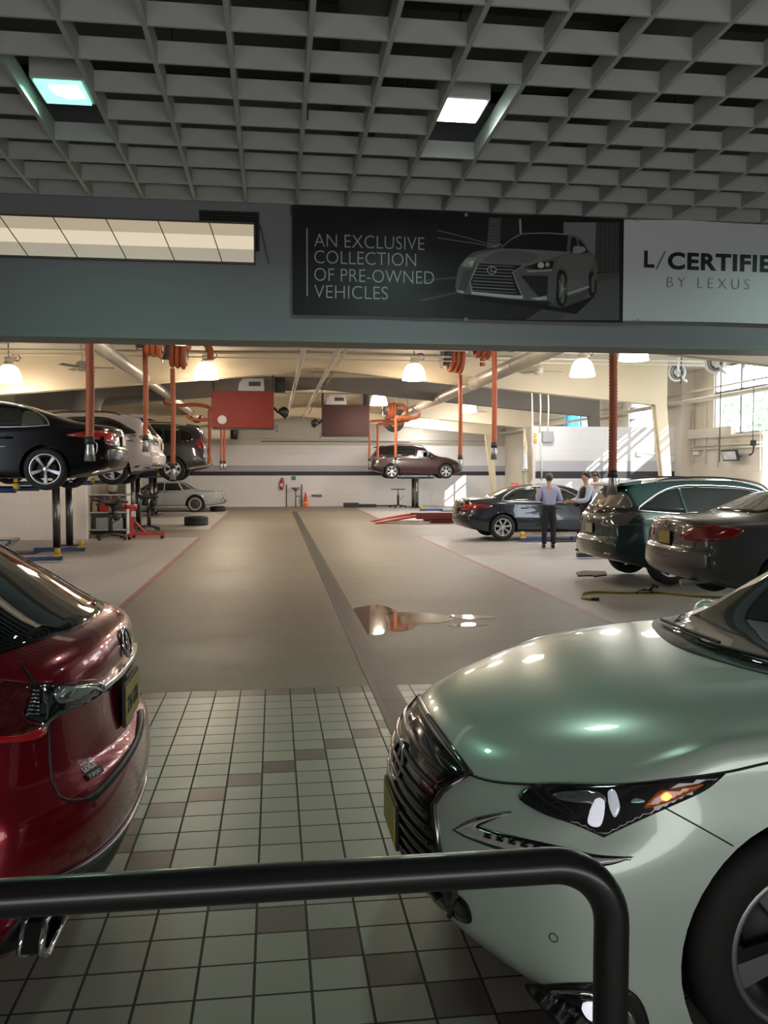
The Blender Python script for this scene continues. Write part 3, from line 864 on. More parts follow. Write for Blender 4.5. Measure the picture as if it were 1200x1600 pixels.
# ------------------------------------------------------------------ the two vehicles in the drive
# white crossover, nose towards the aisle
NX = dict(square=1, L=4.63, W=1.845, wb=2.48, ro=1.02, rw=.372, tw=.235, N=110, rend=.09, zmid=.62, gap=.05,
    top=[(0, .95), (.1, 1.1), (.5, 1.5), (.8, 1.6), (1.6, 1.645), (2.2, 1.59), (2.65, 1.41), (3.22, 1.12), (3.4, 1.105), (3.8, 1.065), (4.1, 1.02), (4.4, .955), (4.55, .905), (4.63, .865)],
    yrail=[(0, .6), (.5, .58), (1.6, .60), (2.4, .58), (2.9, .66), (3.3, .76), (4.0, .72), (4.4, .66), (4.63, .56)],
    drop=[(0, .08), (1.6, .07), (2.8, .05), (3.4, .035), (4.2, .05), (4.63, .07)],
    zsh=[(0, .90), (1, 1.0), (2.6, .98), (3.4, 1.0), (3.8, .985), (4.2, .90), (4.63, .76)],
    ysh=[(0, .80), (1, .875), (2.4, .85), (3.4, .865), (3.9, .865), (4.3, .83), (4.63, .80)],
    ymid=[(0, .88), (1, .9225), (2.4, .90), (3.7, .9225), (4.3, .915), (4.63, .88)],
    zbot=[(0, .35), (.6, .24), (3.6, .20), (4.0, .15), (4.2, .12), (4.42, .16), (4.63, .28)],
    nose=[(.15, .09), (.35, .03), (.55, .0), (.7, .02), (.85, .10), (1.0, .18)], tail=[(.3, .1), (.55, 0), (.8, .06), (1.2, .2)],
    bowf=(.40, 2.3), bowr=(.2, 2.5), wfront=1.1)
nx = Car('crossover_car', 'white crossover parked nose out by the black handrail, hood shining green', 'car', NX, paint('mint tinted white paint', (.58, .69, .61), .15, .28), (2.765, 3.2, 0), PI)  # white paint tinted mint for the green lamp light on it
# red crossover, tail towards the aisle
RXR = dict(L=4.89, W=1.895, wb=2.79, ro=1.07, rw=.385, tw=.24, N=110, rend=.06, zmid=.66, gap=.05,
    top=[(0, 1.14), (.05, 1.19), (.12, 1.225), (.2, 1.25), (.5, 1.42), (.85, 1.60), (1.1, 1.66), (1.9, 1.70), (2.6, 1.66), (3.0, 1.5), (3.6, 1.16), (4.1, 1.06), (4.6, .92), (4.89, .8)],
    yrail=[(0, .62), (.12, .66), (.3, .66), (.6, .60), (1.0, .58), (1.9, .62), (2.8, .60), (3.6, .76), (4.4, .68), (4.89, .56)],
    drop=[(0, .06), (.2, .07), (.6, .09), (1.9, .07), (3.4, .05), (4.89, .07)],
    zsh=[(0, .99), (.3, 1.08), (.8, 1.1), (2.6, 1.05), (3.6, 1.02), (4.4, .90), (4.89, .78)],
    ysh=[(0, .80), (.3, .86), (1, .90), (2.6, .88), (4.0, .88), (4.89, .80)],
    ymid=[(0, .90), (.4, .935), (1, .9475), (2.6, .92), (4.0, .945), (4.89, .88)],
    zbot=[(0, .29), (.5, .25), (4.2, .25), (4.89, .3)],
    nose=[(.3, .1), (.55, 0), (.8, .05), (1.0, .2)], tail=[(.3, .10), (.45, .04), (.62, 0), (.76, .015), (.80, .055), (1.0, .075), (1.12, .06), (1.2, .05), (1.3, .06)],
    bowf=(.3, 2.4), bowr=(.30, 2.5), wrear=.9)
rxr = Car('sport_utility_car', 'dark red crossover seen from its tail beside the black handrail', 'car', RXR, paint('deep red metallic paint', (.27, .004, .020), .5, .25), (-2.97, 3.5, 0), PI)

# --- white crossover: details
nx.patch('front', [(.47, .80), (.3, .835), (0, .85), (-.3, .835), (-.47, .80, 1), (-.43, .74), (-.41, .68, 1), (-.47, .56), (-.53, .44, 1), (-.45, .33), (0, .30), (.45, .33), (.53, .44, 1), (.47, .56), (.41, .68, 1), (.43, .74), (.47, .80, 1)][:-1], 'grille', black_gloss, .004, .04)
grille_fr = mat('dark chrome', (.22, .22, .23), .15, 1.)
for sg in (1, -1):
    nx.line('front', [(sg * q[0], q[1]) for q in ((0, .862), (.3, .846), (.49, .808), (.44, .74), (.415, .68), (.475, .56), (.54, .44), (.46, .325))], 'grille_frame', grille_fr, .011, .006, smooth=False)
for z, w in ((.79, .40), (.745, .39), (.70, .37), (.655, .37), (.61, .40), (.565, .42), (.52, .45), (.475, .46), (.43, .46), (.385, .43)):
    nx.line('front', [(w, z - .01), (w * .5, z), (0, z + .004), (-w * .5, z), (-w, z - .01)], 'grille_bar', mat('grille bar', (.012, .012, .013), .22, coat=.5), .009, .010)
nx.emblem('front', 0, .70, .075)
nx.plate('front', .50, plate_yellow)
HL = [(812, 1249), (826, 1232), (860, 1226), (960, 1228), (1040, 1221), (1132, 1209, 1), (1100, 1235), (1040, 1263), (990, 1286), (943, 1309, 1), (900, 1290), (850, 1273)]
hl = nx.view_patch(HL, 'headlight', smoke_lens, .010, 6)
hl['label'] = 'smoked angular headlight'
nx.view_patch([(866, 1243), (900, 1238), (938, 1240), (945, 1256), (905, 1256), (876, 1252)], 'reflector', clear_lens, .014, 5, parent=hl)
nx.view_patch([(918, 1285), (930, 1252), (945, 1254), (938, 1290)], 'reflector', mat('reflector glint', (.5, .51, .55), .2, emit=(.9, .92, 1), es=.55), .015, 5, parent=hl)  # weak emission imitating a glint in the reflector
nx.view_patch([(951, 1240), (962, 1238), (968, 1262), (960, 1277), (952, 1262)], 'projector_lens', mat('projector lens', (.75, .76, .8), .05, .2, coat=1., emit=(.8, .85, 1), es=.3), .020, 5, parent=hl)  # slight emission standing in for a glint on the lens
nx.view_patch([(1005, 1262), (1028, 1236), (1050, 1232), (1098, 1224), (1072, 1240), (1040, 1254)], 'turn_signal', orange_lens, .014, 5, parent=hl)
nx.view_patch([(1032, 1246), (1040, 1238), (1048, 1244), (1040, 1250)], 'turn_bulb', mat('orange bulb', (.9, .4, .05), .2, emit=(1, .45, .06), es=4), .018, 4, parent=hl)
nx.view_patch([(985, 1254), (992, 1247), (1006, 1250), (1004, 1254)], 'marker_glint', mat('marker reflector', (.5, .8, .75), .1, .6, coat=1), .015, 4, parent=hl)
nx.view_patch([(708, 1297, 1), (742, 1279), (800, 1269, 1), (760, 1286), (752, 1293), (805, 1307), (882, 1324), (932, 1336), (990, 1339, 1), (930, 1354), (808, 1335), (738, 1313)], 'running_light_bezel', black_gloss, .005, 8)
drl = nx.view_patch([(713, 1297, 1), (745, 1283), (796, 1272, 1), (752, 1286), (744, 1293, 1), (800, 1311), (879, 1329), (930, 1340), (985, 1340, 1), (930, 1350), (810, 1330), (740, 1309)], 'running_light', mat('white running light', (.72, .72, .74), .15, .3, coat=1), .010, 7)
for k in range(9):
    a = (760 + k * 19, 1300 + k * 4.6)
    nx.view_patch([(a[0], a[1]), (a[0] + 11, a[1] + 2.6), (a[0] + 9, a[1] + 11), (a[0] - 2, a[1] + 8)], 'light_cell', black_gloss, .014, 5, parent=drl, n=1)
nx.line('', [(664, 1142), (690, 1184), (759, 1219), (860, 1227), (960, 1227), (1040, 1219.5), (1132, 1207), (1200, 1192), (1330, 1165)], 'hood_gap', black_plastic, .004, .001, mirror=True, view=True)
nx.line('', [(1040, 1263), (1100, 1296), (1165, 1333)], 'bumper_gap', black_plastic, .0025, .0, mirror=True, view=True)
nx.line('', [(930, 1343), (985, 1341)], 'side_trim', chrome, .006, .002, mirror=True, view=True, smooth=False)
p, nn = nx.view_point(865, 1465)
xx = nn.cross(Vector((0, 0, 1))).normalized(); yy = nn.cross(xx)
MB().tube([p + nn * .001 + (xx * math.cos(a) + yy * math.sin(a)) * .013 for a in [2 * PI * k / 20 for k in range(21)]], .0016, 6, caps=False).build('tow_hook_cover', mat('seam grey', (.05, .06, .055), .5), nx.root)
fs_ = nx.view_patch([(820, 1541), (850, 1538), (900, 1535), (965, 1538), (1005, 1570), (1010, 1640), (920, 1650), (860, 1590)], 'fog_surround', black_plastic, .006, 9)
nx.view_patch([(850, 1549), (885, 1543), (940, 1553), (985, 1580), (988, 1606), (930, 1600), (880, 1580)], 'fog_lamp', chrome, .014, 7, parent=fs_)
nx.view_patch([(866, 1553), (888, 1550), (934, 1560), (972, 1583), (974, 1598), (930, 1591), (888, 1575)], 'fog_bowl', black_gloss, .020, 7, parent=fs_)
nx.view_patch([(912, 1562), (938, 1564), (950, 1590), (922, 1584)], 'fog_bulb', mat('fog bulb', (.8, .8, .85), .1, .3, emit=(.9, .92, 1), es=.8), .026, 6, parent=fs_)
nx.patch('front', [(.47, .345, 1), (.53, .43), (.585, .42), (.58, .36), (.50, .33)], 'lower_intake', black_gloss, .005, .03, mirror=True)
# glasshouse
nx.patch('top', [(1.165, 0), (1.10, -.38), (.98, -.64), (.80, -.80, 1), (.82, -.70), (.2, -.545, 1), (.17, 0), (.2, .545, 1), (.82, .70), (.80, .80, 1), (.98, .64), (1.10, .38)], 'cowl', black_plastic, .003, .06)
nx.patch('top', [(1.09, 0), (1.03, -.36), (.84, -.66, 1), (.24, -.52, 1), (.21, 0), (.24, .52, 1), (.84, .66, 1), (1.03, .36)], 'windshield', glass_green, .007, .06)
for y0, y1, x0, x1 in ((-.52, .05, 1.0, 1.03), (.05, .55, 1.07, .93)):
    nx.line('top', [(x0, y0), ((x0 + x1) / 2 + .01, (y0 + y1) / 2), (x1, y1)], 'wiper', black_plastic, .008, .02)
SIDE = [(.62, 1.06, 1), (.45, 1.21), (.05, 1.42), (-.6, 1.50), (-1.3, 1.46), (-1.75, 1.30), (-1.7, 1.20, 1), (-.6, 1.08)]
nx.patch(('left',), SIDE, 'side_window', glass_dark, .004, .08)
nx.patch('rear', [(.5, 1.12), (.42, 1.42), (0, 1.46), (-.42, 1.42), (-.5, 1.12), (0, 1.09)], 'rear_window', glass_dark, .004, .08)
nx.patch(('rear',), [(.2, .99), (.7, 1.02), (.78, .92), (.6, .86), (.3, .92)], 'tail_light', red_lens, .005, .05)
nx.mirrors(.55, 1.04); nx.handles((-.15, -1.05), .9); nx.seams((.62, -.55), .35, 1.02)
nx.wheels('five_y', rim_m=mat('dark silver alloy', (.30, .30, .31), .35, .8), rim_r=.25)

# --- red crossover: details
rxr.patch('top', [(-2.27, 0), (-2.25, -.25), (-2.16, -.52), (-2.06, -.69, 1), (-1.48, -.56), (-1.44, 0), (-1.48, .56), (-2.06, .69, 1), (-2.16, .52), (-2.25, .25)], 'rear_window', glass_dark, .005, .05)
tl = rxr.view_patch([(-75, 1068), (51, 1070), (110, 1069), (164, 1066, 1), (158, 1083), (130, 1101), (80, 1126), (66, 1150), (30, 1160), (-70, 1166)], 'tail_light', smoke_lens, .006, 9)
rxr.view_patch([(-72, 1072), (46, 1074), (36, 1118), (66, 1130), (62, 1148), (25, 1156), (-68, 1160)], 'red_lens', mat('dark red lens', (.09, .003, .006), .08, coat=1), .010, 9, parent=tl)
rxr.view_patch([(53, 1074), (69, 1076), (72, 1120), (58, 1124), (38, 1117)], 'clear_lens', smoke_lens, .012, 7, parent=tl)
for k in range(7): rxr.view_patch([(50 - k * 1.5, 1078 + k * 6), (58, 1079 + k * 6), (58, 1081 + k * 6), (49 - k * 1.5, 1080 + k * 6)], 'lens_rib', clear_lens, .015, 6, parent=tl, n=1)
rxr.view_patch([(86, 1074), (120, 1072), (154, 1072, 1), (128, 1088), (97, 1099), (84, 1092)], 'clear_lens', clear_lens, .012, 7, parent=tl)
rxr.view_patch([(-70, 1146), (20, 1150), (66, 1136), (64, 1150), (28, 1159), (-68, 1164)], 'red_band', mat('red lamp band', (.45, .004, .01), .15, coat=1, emit=(1, .02, .03), es=.03), .013, 9, parent=tl)
rxr.patch('rear', [(.37, 1.045, 1), (.2, 1.045), (0, 1.047), (-.2, 1.045), (-.37, 1.045, 1), (-.36, 1.01), (-.2, 1.005), (0, 1.003), (.2, 1.005), (.36, 1.01)], 'chrome_bar', chrome, .02, .03, .03)
rxr.emblem('rear', 0, 1.12, .062)
PLT = 'Z16-GSM'
rxr.plate('rear', .905, plate_yellow, PLT)
rxr.line('', [(33, 1040), (46, 1056), (52, 1069)], 'tailgate_gap', black_plastic, .005, .0, mirror=True, view=True)
rxr.line('', [(76, 1130), (77, 1152), (79, 1197), (83, 1224), (92, 1243), (108, 1250), (128, 1249)], 'tailgate_gap', black_plastic, .005, .0, mirror=True, view=True)
rxr.view_patch([(124, 1251, 1), (157, 1228), (191, 1187), (212, 1150), (216, 1110, 1), (224, 1112), (222, 1141), (208, 1177), (180, 1217), (148, 1251, 1)], 'step_pad', black_plastic, .006, 7, mirror=False)
rxr.line('', [(0, 1062), (51, 1066), (110, 1064), (150, 1062)], 'crease', mat('deep red metallic paint', (.2, .006, .022)), .002, .0, mirror=True, view=True)
rxr.patch('rear', [(.80, .50, 1), (.5, .46), (0, .45), (-.5, .46), (-.80, .50, 1), (-.84, .34), (-.5, .31), (0, .31), (.5, .31), (.84, .34)], 'lower_bumper', black_plastic, .006, .05)
rxr.line('rear', [(.80, .53), (.5, .485), (0, .475), (-.5, .485), (-.80, .53)], 'bumper_trim', grille_fr, .010, .008)
for sg in (1, -1):
    xh = -2.235
    b = MB(); o = [(sg * .56, .40), (sg * .82, .42), (sg * .88, .355), (sg * .80, .305), (sg * .58, .305)]; c_ = (sg * .72, .358)
    i_ = [(c_[0] + (q[0] - c_[0]) * .78, c_[1] + (q[1] - c_[1]) * .74) for q in o]; n = 5
    vs = [(xh + d, q[0], q[1]) for d, pl in ((.04, o), (-.03, o), (-.03, i_), (.04, i_)) for q in pl]
    fs = [(r * n + k, r * n + (k + 1) % n, (r + 1) * n + (k + 1) % n, (r + 1) * n + k) for r in range(3) for k in range(n)]
    b.add(vs, fs); e = b.build('exhaust_tip', black_gloss, rxr.root)
    MB().tube([(xh + .032, q[0], q[1]) for q in o + o[:2]], .008, 8, caps=False).build('exhaust_rim', chrome, e)
    MB().tube([(xh - .03, q[0], q[1]) for q in o + o[:2]], .010, 8, caps=False).build('exhaust_rim', chrome, e)
    MB().add([(xh + .0, q[0], q[1]) for q in i_], [tuple(range(n))]).build('exhaust_bore', black_plastic, e)
# dealer lettering and the small badge on the tailgate
p, nn = rxr.view_point(130, 1209); p2, _ = rxr.view_point(150, 1197)
xx = (p2 - p).normalized(); yy = nn.cross(xx).normalized(); nn = xx.cross(yy)
sz = (p2 - p).length
lt = mat('white badge lettering', (.8, .8, .8), .3)
text_into('LEXUS', sz * .34, frame(p + nn * .006, xx, yy, nn), lt, 'lettering', rxr.root, .001, bold=.001)
text_into('RALLYE', sz * .26, frame(p + nn * .006 + yy * sz * .32 + xx * sz * .08, xx, yy, nn), lt, 'lettering', rxr.root, .001, bold=.001)
b = MB().box(0, sz * 1.15, -sz * .40, -sz * .08, 0, .004, 0, frame(p + nn * .004, xx, yy, nn)).build('badge', grille_fr, rxr.root)
text_into('F SPORT', sz * .24, frame(p + nn * .009 + yy * -sz * .33 + xx * sz * .08, xx, yy, nn), lt, 'lettering', b, .0005)
rxr.patch(('left',), [(.75, 1.10, 1), (.5, 1.28), (0, 1.50), (-.8, 1.56), (-1.5, 1.46), (-1.75, 1.27), (-1.5, 1.16, 1), (-.6, 1.13)], 'side_window', glass_dark, .004, .08)
rxr.patch('top', [(1.05, 0), (1.0, -.36), (.84, -.66, 1), (.24, -.52, 1), (.21, 0), (.24, .52, 1), (.84, .66, 1), (1.0, .36)], 'windshield', glass_dark, .006, .06)
rxr.patch(('front',), [(.5, .84), (.8, .92), (.86, .86), (.6, .76)], 'headlight', smoke_lens, .005, .05)
rxr.patch('front', [(.40, .84), (0, .87), (-.40, .84), (-.3, .64), (-.5, .34), (0, .3), (.5, .34), (.3, .64)], 'grille', black_gloss, .005, .05)
rxr.mirrors(.62, 1.08); rxr.handles((-.1, -1.0), .95); rxr.seams((.62, -.5), .35, 1.05)
rxr.wheels('five_y', rim_r=.25)
# ------------------------------------------------------------------ vehicles in the workshop
def place(px, py, Y, sp, rotz):
    """ground position of a car whose near-side rear hub is seen at this pixel and depth"""
    P = at(px, py, Y); xr = -sp['L'] / 2 + sp['ro']
    return (P.x + xr if rotz else P.x - xr, Y + sp['W'] / 2 - .1, P.z - sp['rw'])
def sedan_spec(**k):
    d = dict(L=4.86, W=1.82, wb=2.775, ro=1.10, rw=.335, tw=.22, N=72, rend=.07, zmid=.58, gap=.05,
        top=[(0, .90), (.05, 1.0), (.12, 1.05), (.4, 1.08), (.85, 1.10), (1.1, 1.19), (1.6, 1.38), (2.1, 1.445), (2.6, 1.45), (3.0, 1.38), (3.62, 1.06), (3.85, 1.02), (4.4, .92), (4.75, .78), (4.86, .70)],
        yrail=[(0, .66), (.3, .70), (.9, .70), (1.6, .575), (2.4, .58), (3.0, .60), (3.6, .72), (4.4, .66), (4.86, .52)],
        drop=[(0, .07), (.5, .05), (1.0, .06), (1.8, .08), (2.6, .08), (3.5, .04), (4.86, .07)],
        zsh=[(0, .84), (.4, .95), (1.0, .98), (2.4, .95), (3.6, .92), (4.3, .83), (4.86, .68)],
        ysh=[(0, .78), (.5, .83), (1.0, .86), (2.4, .85), (3.7, .84), (4.4, .80), (4.86, .74)],
        ymid=[(0, .86), (.5, .90), (1.1, .91), (2.4, .90), (3.8, .91), (4.5, .88), (4.86, .82)],
        zbot=[(0, .34), (.5, .24), (.9, .19), (4.0, .18), (4.6, .2), (4.86, .26)],
        nose=[(.25, .05), (.5, 0), (.7, .05), (.9, .15)], tail=[(.3, .10), (.5, 0), (.66, .01), (.72, .05), (.9, .06), (1.02, .04), (1.1, .06)],
        bowf=(.28, 2.4), bowr=(.20, 2.6))
    d.update(k); return d
def suv_spec(**k):
    d = dict(L=4.74, W=1.845, wb=2.715, ro=1.07, rw=.36, tw=.23, N=72, rend=.06, zmid=.64, gap=.05,
        top=[(0, 1.02), (.06, 1.12), (.16, 1.22), (.30, 1.38), (.44, 1.555), (.52, 1.60), (.8, 1.645), (1.5, 1.68), (2.2, 1.67), (2.6, 1.60), (3.3, 1.18), (3.5, 1.12), (4.0, 1.05), (4.45, .92), (4.74, .78)],
        yrail=[(0, .64), (.3, .63), (.6, .59), (1.6, .62), (2.4, .61), (2.8, .64), (3.4, .75), (4.3, .68), (4.74, .55)],
        drop=[(0, .07), (.4, .08), (1.6, .08), (2.6, .07), (3.4, .045), (4.74, .07)],
        zsh=[(0, .92), (.4, 1.06), (1.0, 1.08), (2.4, 1.04), (3.5, 1.0), (4.2, .90), (4.74, .74)],
        ysh=[(0, .80), (.5, .86), (1.0, .88), (2.4, .87), (3.6, .86), (4.3, .82), (4.74, .76)],
        ymid=[(0, .87), (.5, .91), (1.1, .9225), (2.4, .91), (3.7, .9225), (4.4, .89), (4.74, .83)],
        zbot=[(0, .40), (.5, .30), (.9, .23), (4.0, .22), (4.5, .25), (4.74, .32)],
        nose=[(.3, .06), (.55, 0), (.75, .04), (1.0, .16)], tail=[(.35, .10), (.5, .01), (.66, .0), (.74, .06), (.9, .07), (1.1, .06), (1.3, .07)],
        bowf=(.28, 2.4), bowr=(.17, 2.6))
    d.update(k); return d
def sedan_trim(c, dlo, rear, front, trim=None, tail=None, tailm=None, plate_y=.78, rimstyle='seven', rimm=None, rim_r=None, belt=.93, hand=(.15, -.75), plate_m=plate_yellow, emb=True):
    c.patch(('left',), dlo, 'side_window', glass_dark, .004, .07)
    if trim:
        pp = smooth_poly(dlo); 
        for ax in ('left', 'right'): c.line(ax, pp + [pp[0]], 'window_trim', trim, .010, .004, smooth=False)
    c.patch('top', rear, 'rear_window', glass_dark, .004, .06)
    c.patch('top', front, 'windshield', glass_dark, .004, .06)
    for ax in ('left', 'right'):
        xb = (dlo[0][0] + dlo[-1][0]) / 2 - .0
    if tail: c.patch(('rear',), tail, 'tail_light', tailm or red_lens, .006, .04)
    c.patch(('front',), [(.42, .66), (.70, .70), (.78, .74), (.70, .62), (.45, .58)], 'headlight', clear_lens, .005, .05)
    c.patch('front', [(.30, .68), (0, .70), (-.30, .68), (-.36, .50), (0, .47), (.36, .50)], 'grille', black_gloss, .005, .05)
    c.plate('rear', plate_y, plate_m)
    if emb: c.emblem('rear', 0, plate_y + .165, .045)
    c.handles(hand, belt - .10, None); c.mirrors(.72, belt)
    c.seams((.95, -.18), .26, belt, -.03); c.line('left', [(-.95, belt), (-1.0, .62), (-.80, .40)], 'door_gap', black_plastic, .0035, mirror=True)
    c.line('rear', [(.66, .90), (.60, .70), (.55, .62), (0, .60), (-.55, .62), (-.60, .70), (-.66, .90)], 'boot_gap', black_plastic, .004)
    c.wheels(rimstyle, rimm, rim_r=rim_r)
def suv_trim(c, dlo, rearw, front, tail, tailm, trim=None, plate_y=.92, rimstyle='five_y', rimm=None, rim_r=None, belt=1.02, hand=(.1, -.85), spoiler=True, rails=True, plate_m=plate_yellow, refl=True, split=None):
    if split:
        for dd in split: c.patch(('left',), dd, 'side_window', glass_dark, .004, .07)
    else: c.patch(('left',), dlo, 'side_window', glass_dark, .004, .07)
    if trim:
        pp = smooth_poly(dlo)
        for ax in ('left', 'right'): c.line(ax, pp + [pp[0]], 'window_trim', trim, .009, .004, smooth=False)
    c.patch('rear', rearw, 'rear_window', glass_dark, .004, .06)
    c.patch('top', front, 'windshield', glass_dark, .004, .06)
    c.patch(('rear',), tail, 'tail_light', tailm, .006, .04)
    c.patch(('front',), [(.45, .80), (.72, .86), (.80, .84), (.70, .70), (.48, .68)], 'headlight', clear_lens, .005, .05)
    c.patch('front', [(.34, .80), (0, .83), (-.34, .80), (-.30, .58), (0, .54), (.30, .58)], 'grille', black_gloss, .005, .05)
    c.plate('rear', plate_y, plate_m); c.emblem('rear', 0, plate_y + .17, .05)
    if refl: c.patch(('rear',), [(.62, .50), (.78, .51), (.78, .46), (.62, .45)], 'rear_reflector', red_lens, .005, .04)
    c.handles(hand, belt - .10); c.mirrors(.70, belt + .02)
    c.seams((.92, -.15), .32, belt, -.03); c.line('left', [(-.85, belt), (-.92, .66), (-.72, .45)], 'door_gap', black_plastic, .0035, mirror=True)
    c.line('rear', [(.70, 1.05), (.66, .80), (.60, .66), (0, .64), (-.60, .66), (-.66, .80), (-.70, 1.05)], 'tailgate_gap', black_plastic, .004)
    if spoiler:
        xs = -c.hl
        p, _ = c.hit('top', xs + .58, 0)
        T = Matrix.Identity(4)
        b = MB()
        prof = [(xs + .30, p.z - .075), (xs + .27, p.z - .055), (xs + .34, p.z - .02), (xs + .7, p.z + .03), (xs + .7, p.z - .04)]
        M = Matrix(((1, 0, 0, 0), (0, 0, 1, 0), (0, 1, 0, 0), (0, 0, 0, 1)))
        b.prism(prof, -.56, .56, 0, M); b.build('spoiler', c.paint, c.root, .01)
    if rails:
        for sg in (1, -1):
            pts = []
            for x in (-1.45, -1.2, -.4, .3, .55):
                h, nn = c.hit('top', x, sg * .57)
                if h is not None: pts.append(h + Vector((0, 0, .0 if x in (-1.45, .55) else .05)))
            MB().tube(catmull(pts, 5), .016, 8).build('roof_rail', dark_metal, c.root)
    c.wheels(rimstyle, rimm, rim_r=rim_r)
DLO_SEDAN = [(.98, .965, 1), (.62, 1.17), (.25, 1.335), (-.3, 1.385), (-.85, 1.33), (-1.22, 1.16), (-1.34, 1.03, 1), (-1.0, .995), (0, .975)]
REAR_SEDAN = [(-1.52, 0), (-1.48, .45), (-1.36, .62, 1), (-.82, .50, 1), (-.80, 0), (-.82, -.50, 1), (-1.36, -.62, 1), (-1.48, -.45)]
FRONT_SEDAN = [(1.18, 0), (1.12, .40), (.98, .64, 1), (.42, .50, 1), (.40, 0), (.42, -.50, 1), (.98, -.64, 1), (1.12, -.40)]
DLO_SUV = [(1.0, 1.05, 1), (.62, 1.27), (.25, 1.47), (-.4, 1.55), (-1.2, 1.53), (-1.75, 1.26), (-1.82, 1.17, 1), (-1.0, 1.11), (0, 1.08)]
REARW_SUV = [(.62, 1.16), (.56, 1.40), (.50, 1.52), (0, 1.55), (-.50, 1.52), (-.56, 1.40), (-.62, 1.16), (0, 1.10)]
FRONT_SUV = [(1.02, 0), (.98, .40), (.84, .66, 1), (.34, .54, 1), (.30, 0), (.34, -.54, 1), (.84, -.66, 1), (.98, -.40)]
TAIL_SEDAN = [(.42, .90), (.62, .92), (.80, .90), (.86, .84), (.70, .78), (.45, .80)]
TAIL_SUV = [(.50, 1.0), (.62, 1.10), (.80, 1.16), (.88, 1.06), (.86, .94), (.66, .90), (.52, .92)]

# black sedan raised at the left
SP = sedan_spec(L=4.88, W=1.85, wb=2.875, ro=1.10, rw=.335, top=[(0, .92), (.05, 1.0), (.12, 1.04), (.4, 1.08), (.75, 1.13), (1.1, 1.24), (1.6, 1.39), (2.1, 1.46), (2.6, 1.465), (3.0, 1.40), (3.65, 1.07), (3.85, 1.03), (4.4, .93), (4.78, .79), (4.88, .70)])
c = Car('sedan_car', 'black sedan raised on a lift, silver five-spoke wheel showing', 'car', SP, mat('black car paint', (.003, .003, .004), .22, coat=.12, spec=.2), place(72, 733, 14.2, SP, PI), PI)
sedan_trim(c, [(.98, .99, 1), (.62, 1.19), (.25, 1.35), (-.3, 1.40), (-.9, 1.34), (-1.28, 1.18), (-1.40, 1.03, 1), (-1.0, 1.0), (0, .985)], REAR_SEDAN, FRONT_SEDAN, silver, [(.40, .88), (.62, .94), (.80, .95), (.87, .86), (.74, .76), (.5, .78)], red_lens, .80, 'five', silver, .245, plate_m=mat('pale licence plate', (.55, .5, .5), .5))
c.patch(('left',), [(-.98, 1.02, 1), (-.98, 1.26), (-1.2, 1.19), (-1.33, 1.03, 1)], 'quarter_window', mat('lit quarter glass', (.05, .07, .045), .05, coat=.6), .008, .05)
c.patch(('rear',), [(.48, .33), (.72, .35), (.70, .27), (.50, .26)], 'exhaust_tip', chrome, .01, .04)
c.line('left', [(1.2, .62), (0, .66), (-.75, .69)], 'door_trim', silver, .007, .002, mirror=True)
merc = c

# white and grey crossovers on lifts
SP = suv_spec()
c = Car('crossover_car', 'white crossover raised on a lift behind the black raised sedan', 'car', SP, paint('soft white paint', (.64, .59, .58), .1, .3), place(176, 733, 20.2, SP, PI), PI)
suv_trim(c, DLO_SUV, REARW_SUV, FRONT_SUV, [(.40, 1.02), (.62, 1.06), (.84, 1.14), (.90, 1.05), (.84, .94), (.62, .90), (.42, .94)], clear_lens, None, .90, 'five_y', silver, .245)
c.patch('rear', [(.84, .50, 1), (.4, .47), (-.4, .47), (-.84, .50, 1), (-.85, .38), (0, .36), (.85, .38)], 'lower_bumper', black_plastic, .006, .06)
wrx = c
SP = suv_spec(L=4.80, W=1.88, wb=2.79, ro=1.10, rw=.385, zmid=.70, top=[(0, 1.12), (.05, 1.25), (.12, 1.45), (.22, 1.66), (.30, 1.74), (.6, 1.80), (1.5, 1.85), (2.3, 1.84), (2.75, 1.74), (3.35, 1.25), (3.6, 1.20), (4.2, 1.14), (4.6, 1.02), (4.8, .88)],
    zsh=[(0, 1.0), (.4, 1.15), (1.0, 1.16), (2.4, 1.13), (3.5, 1.12), (4.3, 1.02), (4.8, .84)], yrail=[(0, .72), (.3, .70), (1.6, .68), (2.5, .67), (3.4, .78), (4.3, .74), (4.8, .6)], bowr=(.10, 2.8), zbot=[(0, .50), (.5, .42), (.9, .34), (4.0, .32), (4.8, .42)])
c = Car('sport_utility_car', 'dark grey boxy utility car raised on a lift beyond the white raised crossover', 'car', SP, paint('slate grey paint', (.035, .042, .052), .4, .3), place(270, 733, 27.7, SP, PI), PI)
suv_trim(c, None, [(.66, 1.24), (.60, 1.62), (0, 1.66), (-.60, 1.62), (-.66, 1.24), (0, 1.2)], [(q[0] + .05, q[1] if len(q) < 3 else q[1]) + tuple(q[2:]) for q in FRONT_SUV], [(.72, 1.32), (.80, 1.32), (.83, 1.15), (.83, 1.0), (.74, 1.0)], red_lens, None, 1.0, 'six', silver, .25, 1.14, split=([(1.0, 1.2, 1), (.6, 1.45), (.35, 1.62), (-.9, 1.70), (-.95, 1.2, 1)], [(-1.05, 1.2, 1), (-1.03, 1.68, 1), (-1.75, 1.62), (-1.95, 1.42), (-1.8, 1.22)]))
gx = c
SP = sedan_spec(W=1.84)
c = Car('sedan_car', 'dark car raised at the end of the row, only its lit red tail lamp showing', 'car', SP, paint('charcoal paint', (.02, .019, .02), .3, .3), (at(331, 722, 36).x - 2.43, 36.4, 1.62), PI)
sedan_trim(c, DLO_SEDAN, REAR_SEDAN, FRONT_SEDAN, None, [(.42, .92), (.66, .98), (.82, .96), (.87, .84), (.70, .76), (.45, .80)], red_lens)
dk4 = c
